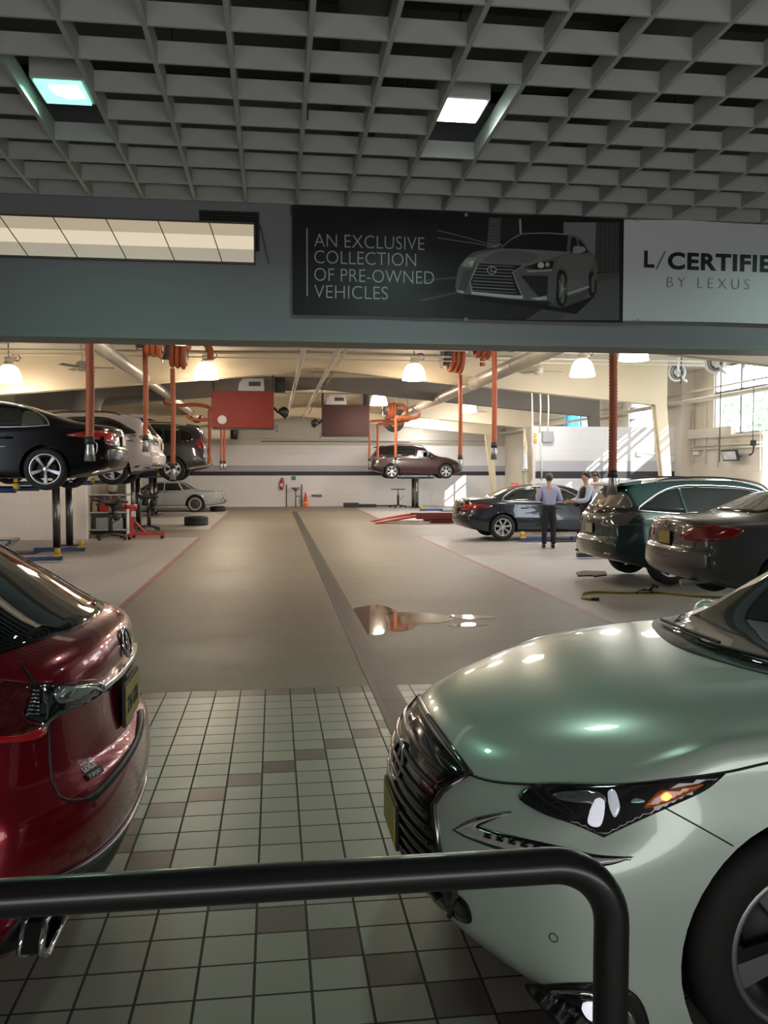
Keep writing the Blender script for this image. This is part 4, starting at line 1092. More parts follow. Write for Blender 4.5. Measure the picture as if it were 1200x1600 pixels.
# pale blue old saloon on the floor at the end
SP = sedan_spec(L=5.45, W=1.99, wb=3.15, ro=1.33, rw=.36, rend=.05, zmid=.62, gap=.06,
    top=[(0, .82), (.04, .90), (.12, .94), (.5, .96), (1.25, .985), (1.36, 1.02), (1.95, 1.33), (2.15, 1.36), (2.9, 1.37), (3.15, 1.33), (3.62, 1.02), (3.8, .985), (4.6, .96), (5.3, .92), (5.45, .86)],
    yrail=[(0, .86), (1.25, .86), (1.4, .80), (2.0, .62), (3.0, .62), (3.6, .78), (3.8, .86), (5.45, .84)],
    drop=[(0, .02), (1.25, .02), (1.9, .06), (3.0, .06), (3.7, .02), (5.45, .02)],
    zsh=[(0, .86), (1.3, .93), (2.6, .92), (3.7, .93), (5.2, .90), (5.45, .84)], ysh=[(0, .92), (.5, .955), (2.6, .96), (5.0, .95), (5.45, .92)],
    ymid=[(0, .96), (.5, .99), (2.6, .995), (5.0, .985), (5.45, .95)], zbot=[(0, .36), (.9, .26), (4.5, .26), (5.45, .34)],
    nose=[(.3, .03), (.6, 0), (.9, .02)], tail=[(.3, .08), (.5, 0), (.6, .06), (.75, .10), (.95, .03)], bowf=(.06, 3), bowr=(.06, 3))
P = place(305, 786, 39.0, SP, PI)
c = Car('classic_car', 'long pale blue classic saloon on the floor by the back wall', 'car', SP, paint('faded blue grey paint', (.34, .38, .40), .1, .35), (P[0], P[1], 0.0), PI)
c.patch(('left',), [(1.05, .97, 1), (.72, 1.24), (.4, 1.29), (-.62, 1.29, 1), (-.82, .97, 1)], 'side_window', glass_dark, .004, .08)
c.patch('left', [(-.02, .97, 1), (-.02, 1.30, 1), (-.07, 1.30, 1), (-.07, .97, 1)], 'door_post', silver, .008, .05, mirror=True)
c.patch(('left',), [(-.90, .985, 1), (-.70, 1.29, 1), (-.86, 1.30), (-1.28, 1.02, 1)], 'soft_top', mat('black vinyl roof', (.02, .02, .02), .6), .006, .05)
c.patch('top', [(-1.34, 0), (-1.32, .6, 1), (-.78, .56, 1), (-.75, 0), (-.78, -.56, 1), (-1.32, -.6, 1)], 'rear_window', glass_dark, .005, .06)
c.patch('top', [(.92, 0), (.88, .62, 1), (.45, .52, 1), (.42, 0), (.45, -.52, 1), (.88, -.62, 1)], 'windshield', glass_dark, .005, .06)
for sg in (1, -1):
    c.line('left' if sg > 0 else 'right', [(2.5, .90), (0, .935), (-1.2, .935), (-2.6, .88)], 'fender_strip', chrome, .012, .002)
    c.line('left' if sg > 0 else 'right', [(2.3, .33), (1.35, .30), (-.8, .30), (-.85, .31)], 'sill_strip', chrome, .012, .004)
    c.line('left' if sg > 0 else 'right', [(-.86, .42), (-1.0, .68), (-1.38, .80), (-1.76, .68), (-1.9, .42)], 'arch_strip', chrome, .010, .003)
c.patch('rear', [(.90, .50), (0, .47), (-.90, .50), (-.90, .64), (0, .62), (.90, .64)], 'rear_bumper', chrome, .05, .06, .05)
c.patch(('rear',), [(.56, .80), (.88, .84), (.90, .68), (.60, .66)], 'tail_light', red_lens, .01, .05)
c.patch('front', [(.90, .50), (0, .47), (-.90, .50), (-.90, .64), (0, .62), (.90, .64)], 'front_bumper', chrome, .05, .06, .05)
c.handles((-.10, -.22), .90, chrome); c.seams((1.1, -.05), .34, .95)
c.wheels('cap', silver, rim_r=.27)

# right-hand side
SP = sedan_spec()
P = place(785, 828, 21.6, SP, 0)
c = Car('sedan_car', 'dark blue sedan with open window at bay where the man in lilac shirt stands', 'car', SP, paint('midnight blue paint', (.010, .014, .022), .4, .25), (P[0], P[1], .03), 0)
sedan_trim(c, DLO_SEDAN, REAR_SEDAN, FRONT_SEDAN, silver, [(.38, .86), (.60, .92), (.82, .93), (.88, .86), (.76, .78), (.5, .78)], red_lens, .74, 'seven', silver, .225)
es350 = c
MB().box(-.10, .10, -.04, .04, 0, .05).build('x', red_paint).name = 'roof_beacon'
bc = bpy.data.objects['roof_beacon']; h, _ = c.hit('top', -.35, .2); bc.parent = c.root; bc.location = (-.75, .1, h.z - .02)
bc.data.materials.clear(); bc.data.materials.append(mat('red beacon', (.6, .04, .03), .3, emit=(1, .1, .05), es=.3))
SP = suv_spec()
P = place(1047, 878, 12.75, SP, 0)
c = Car('crossover_car', 'dark green crossover lifted just off the floor, tail towards the aisle', 'car', SP, paint('dark green paint', (.012, .038, .037), .45, .28), P, 0)
suv_trim(c, DLO_SUV, REARW_SUV, FRONT_SUV, [(.44, 1.02), (.60, 1.10), (.80, 1.15), (.89, 1.06), (.86, .95), (.66, .91), (.46, .93)], mat('clear tail lamp', (.16, .15, .15), .08, .5, coat=1), steel, .86, 'five_y', silver, .235, plate_m=mat('grey licence plate', (.32, .32, .26), .5))
c.patch(('left',), [(-1.02, 1.09, 1), (-1.08, 1.52, 1), (-1.14, 1.52, 1), (-1.08, 1.09, 1)], 'window_post', c.paint, .008, .05)
c.view_patch([(936, 782), (950, 772), (974, 770), (987, 784), (985, 794), (962, 794), (938, 793)], 'corner_lamp', mat('grey clear lamp', (.22, .21, .20), .1, .4, coat=1), .010, 4)
grx = c
SP = sedan_spec(L=4.83, W=1.81, wb=2.72, rw=.325,
    top=[(0, .92), (.05, 1.01), (.14, 1.05), (.4, 1.07), (.85, 1.10), (1.1, 1.19), (1.6, 1.38), (2.1, 1.45), (2.6, 1.455), (3.0, 1.38), (3.62, 1.06), (3.85, 1.02), (4.4, .92), (4.72, .78), (4.83, .70)])
c = Car('sedan_car', 'brown grey sedan with yellow plate raised next to the dark green crossover', 'car', SP, paint('warm grey paint', (.085, .080, .079), .4, .3), (7.16, 10.05, .20), 0)
c.view_patch([(1066, 833), (1086, 824), (1110, 820), (1138, 822), (1163, 829, 1), (1150, 838), (1122, 845), (1090, 846), (1068, 843)], 'tail_light', red_lens, .006, 4)
sedan_trim(c, DLO_SEDAN, REAR_SEDAN, FRONT_SEDAN, None, None, None, .80, 'seven', silver, .215)
c.line('', [(0, 0)], 'x', chrome) if False else None
p, nn = c.hit('rear', .5, .35)
MB().tube([(-2.42, -.52, .30), (-2.25, -.52, .31), (-1.9, -.5, .32)], .034, 12).build('exhaust_tip', steel, c.root)
c.patch('top', [(-1.50, 0), (-1.46, .44), (-1.34, .60, 1), (-.86, .49, 1), (-.84, 0), (-.86, -.49, 1), (-1.34, -.60, 1), (-1.46, -.44)], 'rear_glass_sheen', glass_green, .007, .06)
es300 = c
SP = suv_spec(through=[(-2.37 + 1.07 + 1.22, 1.08, .80, .34)])
c = Car('crossover_car', 'dark maroon crossover raised on a lift in front of the back wall', 'car', SP, mat('maroon paint', (.028, .007, .007), .3, .2, coat=.5), place(612, 736.5, 41.9, SP, 0), 0)
suv_trim(c, DLO_SUV, REARW_SUV, FRONT_SUV, TAIL_SUV, clear_lens, None, .92, 'six', silver, .25, split=([(-.16, 1.10, 1), (-.2, 1.52), (-1.2, 1.53), (-1.75, 1.26), (-1.82, 1.17, 1), (-1.0, 1.11)],))
brx = c

# ------------------------------------------------------------------ lifts
def lift(label, x, ys, ztop, zarm, group, arms=True, dirn=1, L=.84):
    t = thing('car_lift', label, 'car lift', (x, (ys[0] + ys[1]) / 2, 0), 0, group)
    for k, y in enumerate(ys):
        yy = y - (ys[0] + ys[1]) / 2
        MB().cyl((0, yy, 0), (0, yy, ztop), .085, n=20).build('post', mat('lift post steel', (.16, .15, .145), .3, .9), t)
        MB().box(-.32, .32, yy - .22, yy + .22, 0, .02).build('base_plate', dark_metal, t, .004)
        if arms:
            MB().box(-.16, .16, yy - .2, yy + .2, zarm - .05, zarm + .03).build('yoke', dark_metal, t, .008)
            for sg in (-1, 1):
                b = MB(); b.tube([(sg * .1, yy, zarm), (sg * L, yy + (.13 if k else -.13), zarm)], .045, 4); b.build('lift_arm', blue_paint, t)
                MB().cyl((sg * L, yy + (.13 if k else -.13), zarm + .02), (sg * L, yy + (.13 if k else -.13), zarm + .11), .05, n=12).build('arm_pad', yellow_paint, t)
    return t
for car_, lab, dy in ((merc, 'steel posted car lift holding up the black sedan', .55), (wrx, 'steel posted car lift holding up the white crossover, bare posts on a black plate', .62), (gx, 'steel posted car lift holding up the dark grey boxy utility car', .62), (dk4, 'steel posted car lift under the dark car with lit tail lamp', .62), (brx, 'dark posted car lift holding up the maroon crossover', .55)):
    l = car_.root.location; zb = l.z + {gx: .29, wrx: .18, brx: .18}.get(car_, .14)
    x = l.x
    lift(lab, x, (l.y - dy, l.y + dy), zb - .11, zb - .14, 'raised car lifts')
def floor_arms(name, label, x, y, rotz, n=2, ln=1.15):
    t = thing(name, label, 'lift arms', (x, y, 0), rotz, 'lift arms lying on the floor')
    MB().box(-.35, .35, -.28, .28, 0, .035).build('base_plate', dark_metal, t, .005)
    for sg in (-1, 1):
        a = MB().box(min(sg * .25, sg * ln), max(sg * .25, sg * ln), -.06, .06, .03, .12); a.build('lift_arm', blue_paint, t, .01)
        b = MB().box(sg * (ln - .1) - .07, sg * (ln - .1) + .07, -.07, .07, .11, .15); b.cyl((sg * (ln - .1), 0, .14), (sg * (ln - .1), 0, .27), .055, n=12); b.build('arm_pad', yellow_paint, t)
    return t
A = flo(70, 861); floor_arms('lift_arms', 'blue lift arms with yellow pads on the floor before the bare steel posts', A.x - .35, 19.75, .0, ln=1.35)
A = flo(40, 879); floor_arms('lift_arms', 'dark lift arms with a yellow pad on the floor nearest the dark red crossover', A.x - .25, A.y, .06, ln=.95)
A = flo(862, 848); floor_arms('lift_arms', 'lift arms with yellow pads on the floor under the dark blue sedan', A.x + .4, A.y + .35, .1, ln=1.2)
A = flo(925, 872); floor_arms('lift_arms', 'blue lift arms with a chunky yellow pad beside the dark green crossover', A.x + .75, A.y, .05, ln=1.1)
A = flo(690, 799); floor_arms('lift_arms', 'blue lift arms with yellow pads on the floor by the maroon crossover posts', A.x + .3, A.y, 0, ln=1.3)
lift('low dark lift posts beneath the dark green crossover', grx.root.location.x, (13.1, 14.2), .12, .08, 'low lifts', True)
lift('low dark lift posts beneath the brown grey sedan', es300.root.location.x, (9.5, 10.6), .22, .18, 'low lifts', True)
# ------------------------------------------------------------------ lamps, ducts and hoses overhead
def pendant(x, y, z, label, warm=True, zr=4.82):
    t = thing('pendant_lamp', label, 'lamp', (x, y, z), 0, 'high bay pendant lamps')
    gm = mat('lit bell glass warm', (.8, .8, .78), .3, emit=(1.0, .84, .64), es=7.) if warm else mat('lit bell glass white', (.8, .8, .8), .3, emit=(1.0, .94, .88), es=7.)
    MB().lathe([(.30, 0), (.295, .04), (.28, .12), (.25, .24), (.20, .34), (.12, .40), (.06, .41), (.06, .40), (.115, .385), (.19, .325), (.24, .23), (.27, .12), (.285, .03), (.29, 0)], 32, 0).build('shade', gm, t)
    b = MB().cyl((0, 0, .40), (0, 0, .46), .13, .11, 20); b.cyl((0, 0, .46), (0, 0, .58), .09, n=20); b.box(-.07, .17, -.06, .06, .47, .60)
    b.build('ballast', mat('cream lamp housing', (.55, .50, .42), .5), t)
    MB().cyl((0, 0, .58), (0, 0, zr - z), .012, n=8).build('stem', dark_metal, t)
    MB().tube([(.1, 0, .52), (.22, 0, .50), (.27, 0, .58), (.2, 0, .66), (.08, 0, .64)], .012, 8).build('cable_loop', black_plastic, t)
    l = add_light('pendant_light', 'POINT', (x, y, z - .02), (LAMP_W if warm else LAMP_W2) * (.5 if y < 18 else .85 if y < 25 else 1.0 if y > 42 else 1.9), LAMP_C if warm else LAMP_C2, .18)
ZL = 4.07
for (px, py, warm, lab) in ((280, 536, 1, 'glowing bell lamp cut off by the grey header above the white raised crossover'), (322, 592, 1, 'glowing warm bell lamp hanging over the red hanging cabinet'),                             (727, 541, 1, 'bell lamp cut off by the grey header beside the coiled orange hose reel'), (647, 594, 1, 'yellowish bell lamp against the cream girder near the middle'), (592, 633, 1, 'small bell lamp beside the dim far red cabinet'),
                            (910, 588, 0, 'large white bell lamp beside the thick orange hose over the dark green crossover'), (990, 563, 0, 'white bell lamp just under the header by the big window'), (850, 606, 0, 'white bell lamp behind a ceiling fan'),
                            (709, 650, 0, 'small far bell lamp just to the side of a thin orange hose'), (733, 644, 0, 'small far bell lamp touching its twin by a thin orange hose'), (659, 667, 0, 'tiny far bell lamp above the maroon crossover, at the back wall'), (675, 661, 0, 'tiny far bell lamp above the maroon crossover, nearer of the overlapping two')):
    P = flo(px, py, ZL); pendant(P.x, P.y, ZL, lab, bool(warm))
P = at(14, 598, 21.0); pendant(P.x, P.y, P.z, 'warm bell lamp glaring over the roof of the black raised sedan', True)
for (x, y) in ((-1.64, 29.), (-1.64, 36.5), (3.46, 36.5)): pendant(x, y, ZL, 'unseen bell lamp added behind the red cabinet and the raised cars', True)  # out of sight; the far two added to brighten the back wall

def run(name, label, cat, pts, r, m, n=16, group=None):
    return tag(MB().tube(pts, r, n).build(name, m), label, cat, group)
def bands(x, z, r, ys, parent):
    for y in ys: MB().cyl((x, y - .03, z), (x, y + .03, z), r + .012, n=20).build('duct_band', galv, parent)
ZD = 4.1
t = thing('exhaust_duct', 'long silver exhaust duct running back over the raised cars', 'duct', (-3.16, 9, ZD))
MB().cyl((0, 0, 0), (0, 27, 0), .13, n=24).build('pipe', galv, t); bands(0, 0, .13, (4, 8, 12, 16, 20, 24), t)
for y in (6, 14, 22): MB().cyl((0, y, .1), (0, y, .74), .008, n=6).build('hanger', dark_metal, t)
MB().cyl((0, 27, 0), (0, 27.5, -.05), .24, n=20).build('fan_box', black_plastic, t)
t = thing('exhaust_duct', 'wide silver exhaust duct running back from the header towards the maroon crossover', 'duct', (5.16, 9, ZD))
MB().cyl((0, 0, 0), (0, 27.5, 0), .165, n=24).build('pipe', galv, t); bands(0, 0, .165, (5, 9, 13, 17, 21, 25), t)
for y in (8, 16, 24): MB().cyl((0, y, .1), (0, y, .74), .008, n=6).build('hanger', dark_metal, t)
t = thing('duct_blower', 'dark round blower at the end of the wide silver duct', 'blower', (5.16, 36.86, 3.95))
T = Matrix.Rotation(PI / 2, 4, 'X')
MB().lathe([(.12, .26), (.40, .24), (.44, .15), (.44, -.15), (.40, -.2), (0, -.2)], 28, 0, T).build('housing', dark_metal, t)
MB().lathe([(.1, .27), (.22, .27), (.22, .3), (.1, .3)], 24, 0, T, closed=True).build('inlet_ring', white_paint, t)
MB().cyl((0, 0, .4), (0, 0, .88), .02, n=8).build('hanger', dark_metal, t)

def hose(label, px, Y, ytop, ybot, r, ztop=None, nozzle=True, tilt=0., mm=None, to=None):
    P0, P1 = at(px, ytop, Y), at(px + tilt, ybot, Y)
    zt = 4.815 if ztop == 4.75 else ztop or P0.z
    t = thing('exhaust_hose', label, 'hose', (P1.x, Y, P1.z), 0, 'orange exhaust hoses')
    h = zt - P1.z; n = int(h / (r * .36)); pts, rs = [], []
    for i in range(n + 1):
        z = h * i / n; pts.append((-(P1.x - P0.x) * z / h + .012 * math.sin(z * 1.7), .008 * math.sin(z * 2.3), z)); rs.append(r * (1.0 if i % 2 else .84))
    MB().tube(pts, rs, 14).build('hose', mm or orange_hose, t)
    if to:
        d = Vector(to) - t.location; p = Vector(pts[-1])
        MB().tube(catmull([p - Vector((0, 0, .05)), p + Vector((0, 0, .10)), Vector((p.x * .7 + d.x * .3, 0, d.z - .17)), Vector((p.x * .25 + d.x * .75, 0, d.z - .20)), Vector((d.x, 0, d.z - .13)), d], 6), r * 1.02, 12).build('hose_bend', mm or orange_hose, t)
    if nozzle:
        MB().cyl((0, 0, -.06), (0, 0, .05), r * 1.08, n=16).build('collar', dark_metal, t)
        MB().lathe([(r * .8, -.05), (r * .95, -.14), (r * 1.25, -.30), (r * 1.2, -.30), (r * .7, -.10)], 10, 0).build('nozzle', steel, t)
        MB().tube([(r, 0, -.02), (r * 1.6, 0, -.06), (r * 1.5, 0, -.16), (r * 1.1, 0, -.2)], .008, 6).build('clamp_handle', steel, t)
    return t
hose('thick orange exhaust hose hanging in front of the black raised sedan', 140, 12.9, 527, 688, .066, 4.75)
hose('orange exhaust hose hanging in front of the white raised crossover', 227, 18.6, 541, 684, .058, 4.75)
hose('orange exhaust hose with dark band hanging before the dark grey boxy utility car', 270, 19.2, 577, 728, .056, 4.04)
hose('thin orange exhaust hose beside the edge of the red hanging cabinet', 327, 26, 628, 724, .052, 3.6, False, to=(-3.16, 26, 3.95))
hose('nearer hose of the thin orange pair below the bright red hanging cabinet', 345.5, 33, 668, 722, .05, 3.6, to=(-3.16, 33, 3.95))
hose('farther hose of the thin orange pair below the bright red hanging cabinet', 350.5, 33.4, 668, 722, .05, 3.6, to=(-3.16, 33.4, 3.95))
hose('thick orange exhaust hose ending at the tail of the dark green crossover', 957, 12.25, 538, 740, .066, 3.94)
hose('orange exhaust hose over the aisle behind the dark blue sedan, bent nozzle', 772, 17, 540, 695, .057, 4.75)
hose('orange hose falling from the coiled reel to the nose of the maroon crossover', 719, 20.9, 583, 714, .056, 4.19)
hose('thin orange hose hanging over the middle of the maroon crossover', 618, 30.5, 622, 716, .054, 3.6, to=(5.16, 30.5, 3.915))
hose('thin orange hose hanging over the tail of the maroon crossover', 590, 34.5, 645, 716, .054, 3.6, False, to=(5.16, 34.5, 3.915))
hose('thin dark orange hose hanging beside the dim far red cabinet', 577, 32.6, 612, 718, .048, 3.6, to=(5.16, 32.6, 3.915))
def reel(label, px, py, Y, s=1., turn=0.):
    P = at(px, py, Y); t = thing('hose_reel', label, 'hose reel', (P.x, Y, P.z), turn, 'hose reels')
    T = Matrix.Rotation(PI / 2, 4, 'Y')
    b = MB()
    for x in (-.27 * s, .27 * s): b.lathe([(0, x - .01), (.30 * s, x - .01), (.32 * s, x), (.30 * s, x + .01), (0, x + .01)], 28, 0, T)
    b.cyl((-.34 * s, 0, 0), (.34 * s, 0, 0), .05 * s); b.cyl((-.27 * s, 0, 0), (.27 * s, 0, 0), .24 * s, n=28); b.build('drum', grey_metal, t)
    for k in range(3):
        x = (-.02 + k * .125 - (.18 if turn else 0)) * s; R = (.30 + .02 * k) * s
        pts = [(x + .02 * math.sin(a), R * math.cos(a), R * math.sin(a) - .05) for a in [2 * PI * q / 28 for q in range(29)]]
        MB().tube(pts, .062 * s, 10).build('hose_coil', orange_hose, t)
    b = MB().box(-.34 * s, -.30 * s, -.08, .08, 0, 4.83 - P.z); b.box(.30 * s, .34 * s, -.08, .08, 0, 4.83 - P.z); b.build('bracket', galv, t)
    MB().tube(catmull([(.3 * s, 0, .2 * s), (.62 * s, 0, .2 * s), (.80 * s, 0, .02), (.82 * s, 0, -.22)], 6), .075 * s, 12).build('outlet_bend', orange_hose, t)
    return t
reel('reel of coiled orange hose under the header above the raised white crossover', 272, 546, 19.2, .95)
reel('reel of coiled orange hose under the header over the aisle side of the wide duct', 706, 557, 20.9, .95)
reel('reel of orange hose mostly hidden by the header above the raised white crossover', 234, 527, 17.6, .9)
reel('reel of orange hose mostly hidden by the header beside the bent nozzle hose', 748, 533, 18.6, .9)
reel('small far reel of orange hose beside the small bell lamp', 608, 640, 31.3, .8)
# overhead pipes
for pts, r, lab in (([(.62, 15, 4.3), (.62, 41, 4.3)], .055, 'cream pipe running along the ceiling over the aisle, next to the red cabinet'), ([(1.33, 16, 4.3), (1.33, 41, 4.3)], .055, 'second cream pipe running along the ceiling over the aisle'), ([(1.62, 14, 4.5), (1.62, 40, 4.5)], .03, 'thin cream conduit running along the ceiling over the aisle'),
                    ([(11.75, 15, 3.8), (11.75, 44, 3.8)], .06, 'cream pipe running along the window wall'), ([(11.85, 15, 4.08), (11.85, 44, 4.08)], .025, 'thin pipe running along the window wall above the cream pipe'),
                    ([(-9, 20.6, 4.58), (11.5, 20.6, 4.58)], .022, 'thin sprinkler pipe crossing under the roof'), ([(-9, 20.6, 4.48), (11.5, 20.6, 4.48)], .016, 'thinner sprinkler pipe crossing under the roof just below'),
                    ([(-9, 44.2, 3.62), (11, 44.2, 3.40)], .03, 'dark pipe sloping across the back wall'), ([(-.6, 41.5, 3.25), (6.6, 41.5, 3.25)], .02, 'thin dark pipe crossing below the far red cabinet')):
    run('ceiling_pipe', lab, 'pipe', pts, r, cream_paint if r != .02 else dark_metal, 10, 'ceiling pipes')
run('ceiling_pipe', 'thin cream hanger between the two cream ceiling pipes', 'pipe', [(1.0, 22.6, 4.3), (1.0, 22.6, 4.8)], .03, cream_paint, 8)
run('vent_pipe', 'grey upright pipe beside the dim far red cabinet', 'pipe', [(3.45, 32.15, 3.2), (3.45, 32.15, 4.82)], .13, grey_metal, 16)
grey_duct = mat('dull grey duct', (.22, .20, .17), .6, noise=.1)
t = thing('air_duct', 'fat grey air duct bending above the white raised crossover', 'duct', (-5.0, 25.4, 3.2))
MB().tube(catmull([(-.3, 0, -.1), (-.3, 0, .5), (-.05, 0, .95), (.5, 0, 1.15), (1.3, 0, 1.2)], 6), [.42] * 6 + [.42] * 19, 20).build('bend', grey_duct, t)
MB().tube([(-.3, 0, -.6), (-.3, 0, -.1)], .5, 20).build('collar', grey_duct, t)
MB().cyl((1.0, 0, 1.2), (1.0, 0, 1.62), .02, n=8).build('hanger', dark_metal, t)
t = thing('air_duct', 'cream horizontal air duct low on the far wall behind the boxy utility car', 'duct', (-5.2, 41.5, 3.55))
MB().cyl((0, 0, 0), (3.2, 0, .12), .3, n=20).build('pipe', cream_wall, t); MB().cyl((3.2, 0, .12), (3.5, 0, .1), .33, n=20).build('end_cap', black_plastic, t)
MB().cyl((1.0, 0, .2), (1.0, 0, 1.22), .02, n=8).build('hanger', dark_metal, t)
# fans
def fan(px, py, Y, label, span=1.2, a0=.1):
    P = at(px, py, Y); t = thing('ceiling_fan', label, 'fan', (P.x, Y, P.z), 0, 'ceiling fans')
    MB().lathe([(0, -.09), (.09, -.08), (.13, -.02), (.13, .08), (.07, .13), (0, .13)], 20, 0).build('motor', cream_paint, t)
    MB().cyl((0, 0, .12), (0, 0, 4.8 - P.z), .014, n=8).build('rod', cream_paint, t)
    for k in range(3):
        a = a0 + k * 2 * PI / 3
        MB().box(.14, span * .5, -.06, .06, -.006, .006, 0, Matrix.Rotation(a, 4, 'Z') @ Matrix.Rotation(.2, 4, 'X')).build('blade', mat('fan blade', (.36, .33, .28), .5), t)
fan(128, 574, 19.6, 'ceiling fan seen against the cream girder above the black raised sedan', 1.35, .05)
fan(841, 580, 21.5, 'ceiling fan in front of a white bell lamp', 1.3, .1)
fan(738, 643, 33.5, 'small far ceiling fan under the wide duct', 1.3, .3)
fan(637, 657, 40, 'tiny far ceiling fan near the back wall', 1.1, .3)
fan(254, 641, 37, 'tiny far ceiling fan over the classic saloon', 1.2, .3)

# red hanging cabinets
def cabinet(label, x0, x1, z0, z1, Y, disc, flood, unit, m=mat('matte red sheet metal', (.20, .016, .012), .65, noise=.12, nscale=3), d=.8):
    t = thing('hanging_cabinet', label, 'cabinet', ((x0 + x1) / 2, Y, z0), 0, 'red hanging cabinets')
    w, h = x1 - x0, z1 - z0
    MB().box(-w / 2, w / 2, 0, d, 0, h).build('casing', m, t, .015)
    b = MB()
    for s in (-1, 1): b.box(s * w / 2 - .02, s * w / 2 + .02, .05, .09, 0, 4.82 - z0); b.box(s * w / 2 - .02, s * w / 2 + .02, d - .09, d - .05, 0, 4.82 - z0)
    b.box(-w / 2, w / 2, .03, .09, -.05, 0); b.build('frame', dark_metal, t)
    if disc: MB().lathe([(0, .035), (.10, .035), (.125, .02), (.125, 0)], 28, 0, Matrix.Translation((-w / 2 + .27, 0, .22)) @ Matrix.Rotation(PI / 2, 4, 'X')).build('gauge', mat('pale gauge face', (.55, .53, .48), .5), t)
    u = MB(); u0, u1 = unit
    u.prism([(u0, .0), (u1, 0), (u1 - .02, .36), (u0 + .14, .36), (u0 + .02, .22)], .1, d - .1, 0, Matrix(((1, 0, 0, -w / 2), (0, 0, 1, 0), (0, 1, 0, h), (0, 0, 0, 1))))
    uo = u.build('burner_unit', mat('pale grey burner', (.48, .48, .50), .4), t, .01)
    MB().box(-w / 2 + u1 - .42, -w / 2 + u1 - .1, .07, .1, h + .14, h + .26).build('vent_slot', dark_metal, uo)
    s = flood
    b = MB().cyl((s * (w / 2 + .02), .2, .58), (s * (w / 2 + .14), .2, .44), .03, n=8); b.lathe([(0, 0), (.13, 0), (.16, .10), (.12, .22), (.05, .26), (0, .26)], 20, 0, Matrix.Translation((s * (w / 2 + .22), .1, .36)) @ Matrix.Rotation(s * .7, 4, 'Y'))
    b.build('floodlight', black_plastic, t)
    MB().tube([(s * (w / 2 + .03), .1, .03), (s * (w / 2 + .10), .1, .10), (s * (w / 2 + .12), .1, .02), (s * (w / 2 + .06), .1, -.05), (s * (w / 2 + .14), .1, -.1)], .012, 6).build('valve', dark_metal, t)
    return t
A, B = at(331, 610, 24), at(427, 669, 24)
c1 = cabinet('bright red cabinet hung from the roof with a round pale gauge', A.x, B.x, B.z, A.z, 24, True, 1, (.70, 1.42))
MB().box(.88, 1.16, .2, .26, 1.0, 1.42).build('side_screen', black_plastic, c1)
A, B = at(505, 632, 31), at(577, 681, 31)
cabinet('dim dark red cabinet hung from the roof further back', A.x, B.x, B.z, A.z, 31, False, -1, (.1, .85), mat('dark red machine paint', (.030, .005, .006), .7))

# ------------------------------------------------------------------ wall fittings
pf = 24.3
def wallbox(name, label, cat, px0, py0, px1, py1, Y, dep, m, front=True):
    A, B = at(px0, py0, Y), at(px1, py1, Y)
    return tag(MB().box(A.x, B.x, Y - dep, Y, B.z, A.z).build(name, m, None, .008), label, cat)
wallbox('electrical_box', 'grey electrical box high on the white striped partition', 'electrical box', 846, 674, 862, 691, pf, .14, mat('box grey', (.34, .35, .37), .5))
wallbox('switch_box', 'upper yellow switch box on the white striped partition', 'switch', 833.5, 677, 837.5, 683, pf, .08, yellow_paint)
wallbox('switch_box', 'lower yellow switch box on the white striped partition', 'switch', 833.5, 686, 837.5, 692, pf, .08, yellow_paint)
for px, y0, y1, lab in ((830.5, 590, 750, 'white conduit dropping past the yellow switch boxes'), (846, 692, 750, 'thin conduit below the grey electrical box'), (843.5, 600, 674, 'thin white conduit dropping to the partition top'), (856, 600, 674, 'white conduit dropping to the grey electrical box')):
    A, B = at(px, y0, pf - .06), at(px, y1, pf - .06)
    run('conduit', lab, 'conduit', [(A.x, A.y, min(A.z, 4.8)), (B.x + .02, B.y, (A.z + B.z) / 2), (B.x, B.y, B.z)], .025, white_paint, 8)
wallbox('switch_box', 'small white box on the partition near the leaning column', 'switch', 994, 706, 1003, 713, pf, .08, white_paint)
run('conduit', 'thin conduit along the partition from the small white box', 'conduit', [at(1006, 709, pf - .03), at(1040, 710, pf - .03), at(1078, 711, pf - .03)], .014, white_paint, 6)
def wb(name, label, cat, px0, py0, px1, py1, dep, m):
    A, B = atx(px0, py0, RX_), atx(px1, py1, RX_)
    return tag(MB().box(RX_ - dep, RX_, min(A.y, B.y), max(A.y, B.y), min(A.z, B.z), max(A.z, B.z)).build(name, m, None, .008), label, cat)
wb('switch_box', 'small white box on the cream wall under the window ledge', 'switch', 1087, 705, 1095, 711, .08, white_paint)
for px, y0, y1, lab in ((1083, 640, 725, 'thin pipe down the cream wall next to the corner post'), (1102, 630, 725, 'cream pipe down the cream wall under the window'), (1120.5, 684, 730, 'thin pipe dropping below the window corner'), (1188, 670, 735, 'pipe down the cream wall by the hanging hook'), (1193, 660, 735, 'second pipe down the cream wall by the hanging hook')):
    run('conduit', lab, 'conduit', [atx(px, y0, RX_ - .05), atx(px, y1, RX_ - .05)], .02, cream_paint, 8)
for y0, lab in ((697, 'upper thin pipe along the cream wall below the window'), (702.5, 'lower thin pipe along the cream wall below the window')):
    A, B = atx(1080, y0, RX_ - .13), atx(1200, y0 - 6, RX_ - .13)
    run('conduit', lab, 'conduit', [A, B], .02, cream_paint, 8)
wb('wall_ledge', 'long cream ledge on the wall below the big window', 'ledge', 1082, 672, 1150, 681, .14, cream_paint)
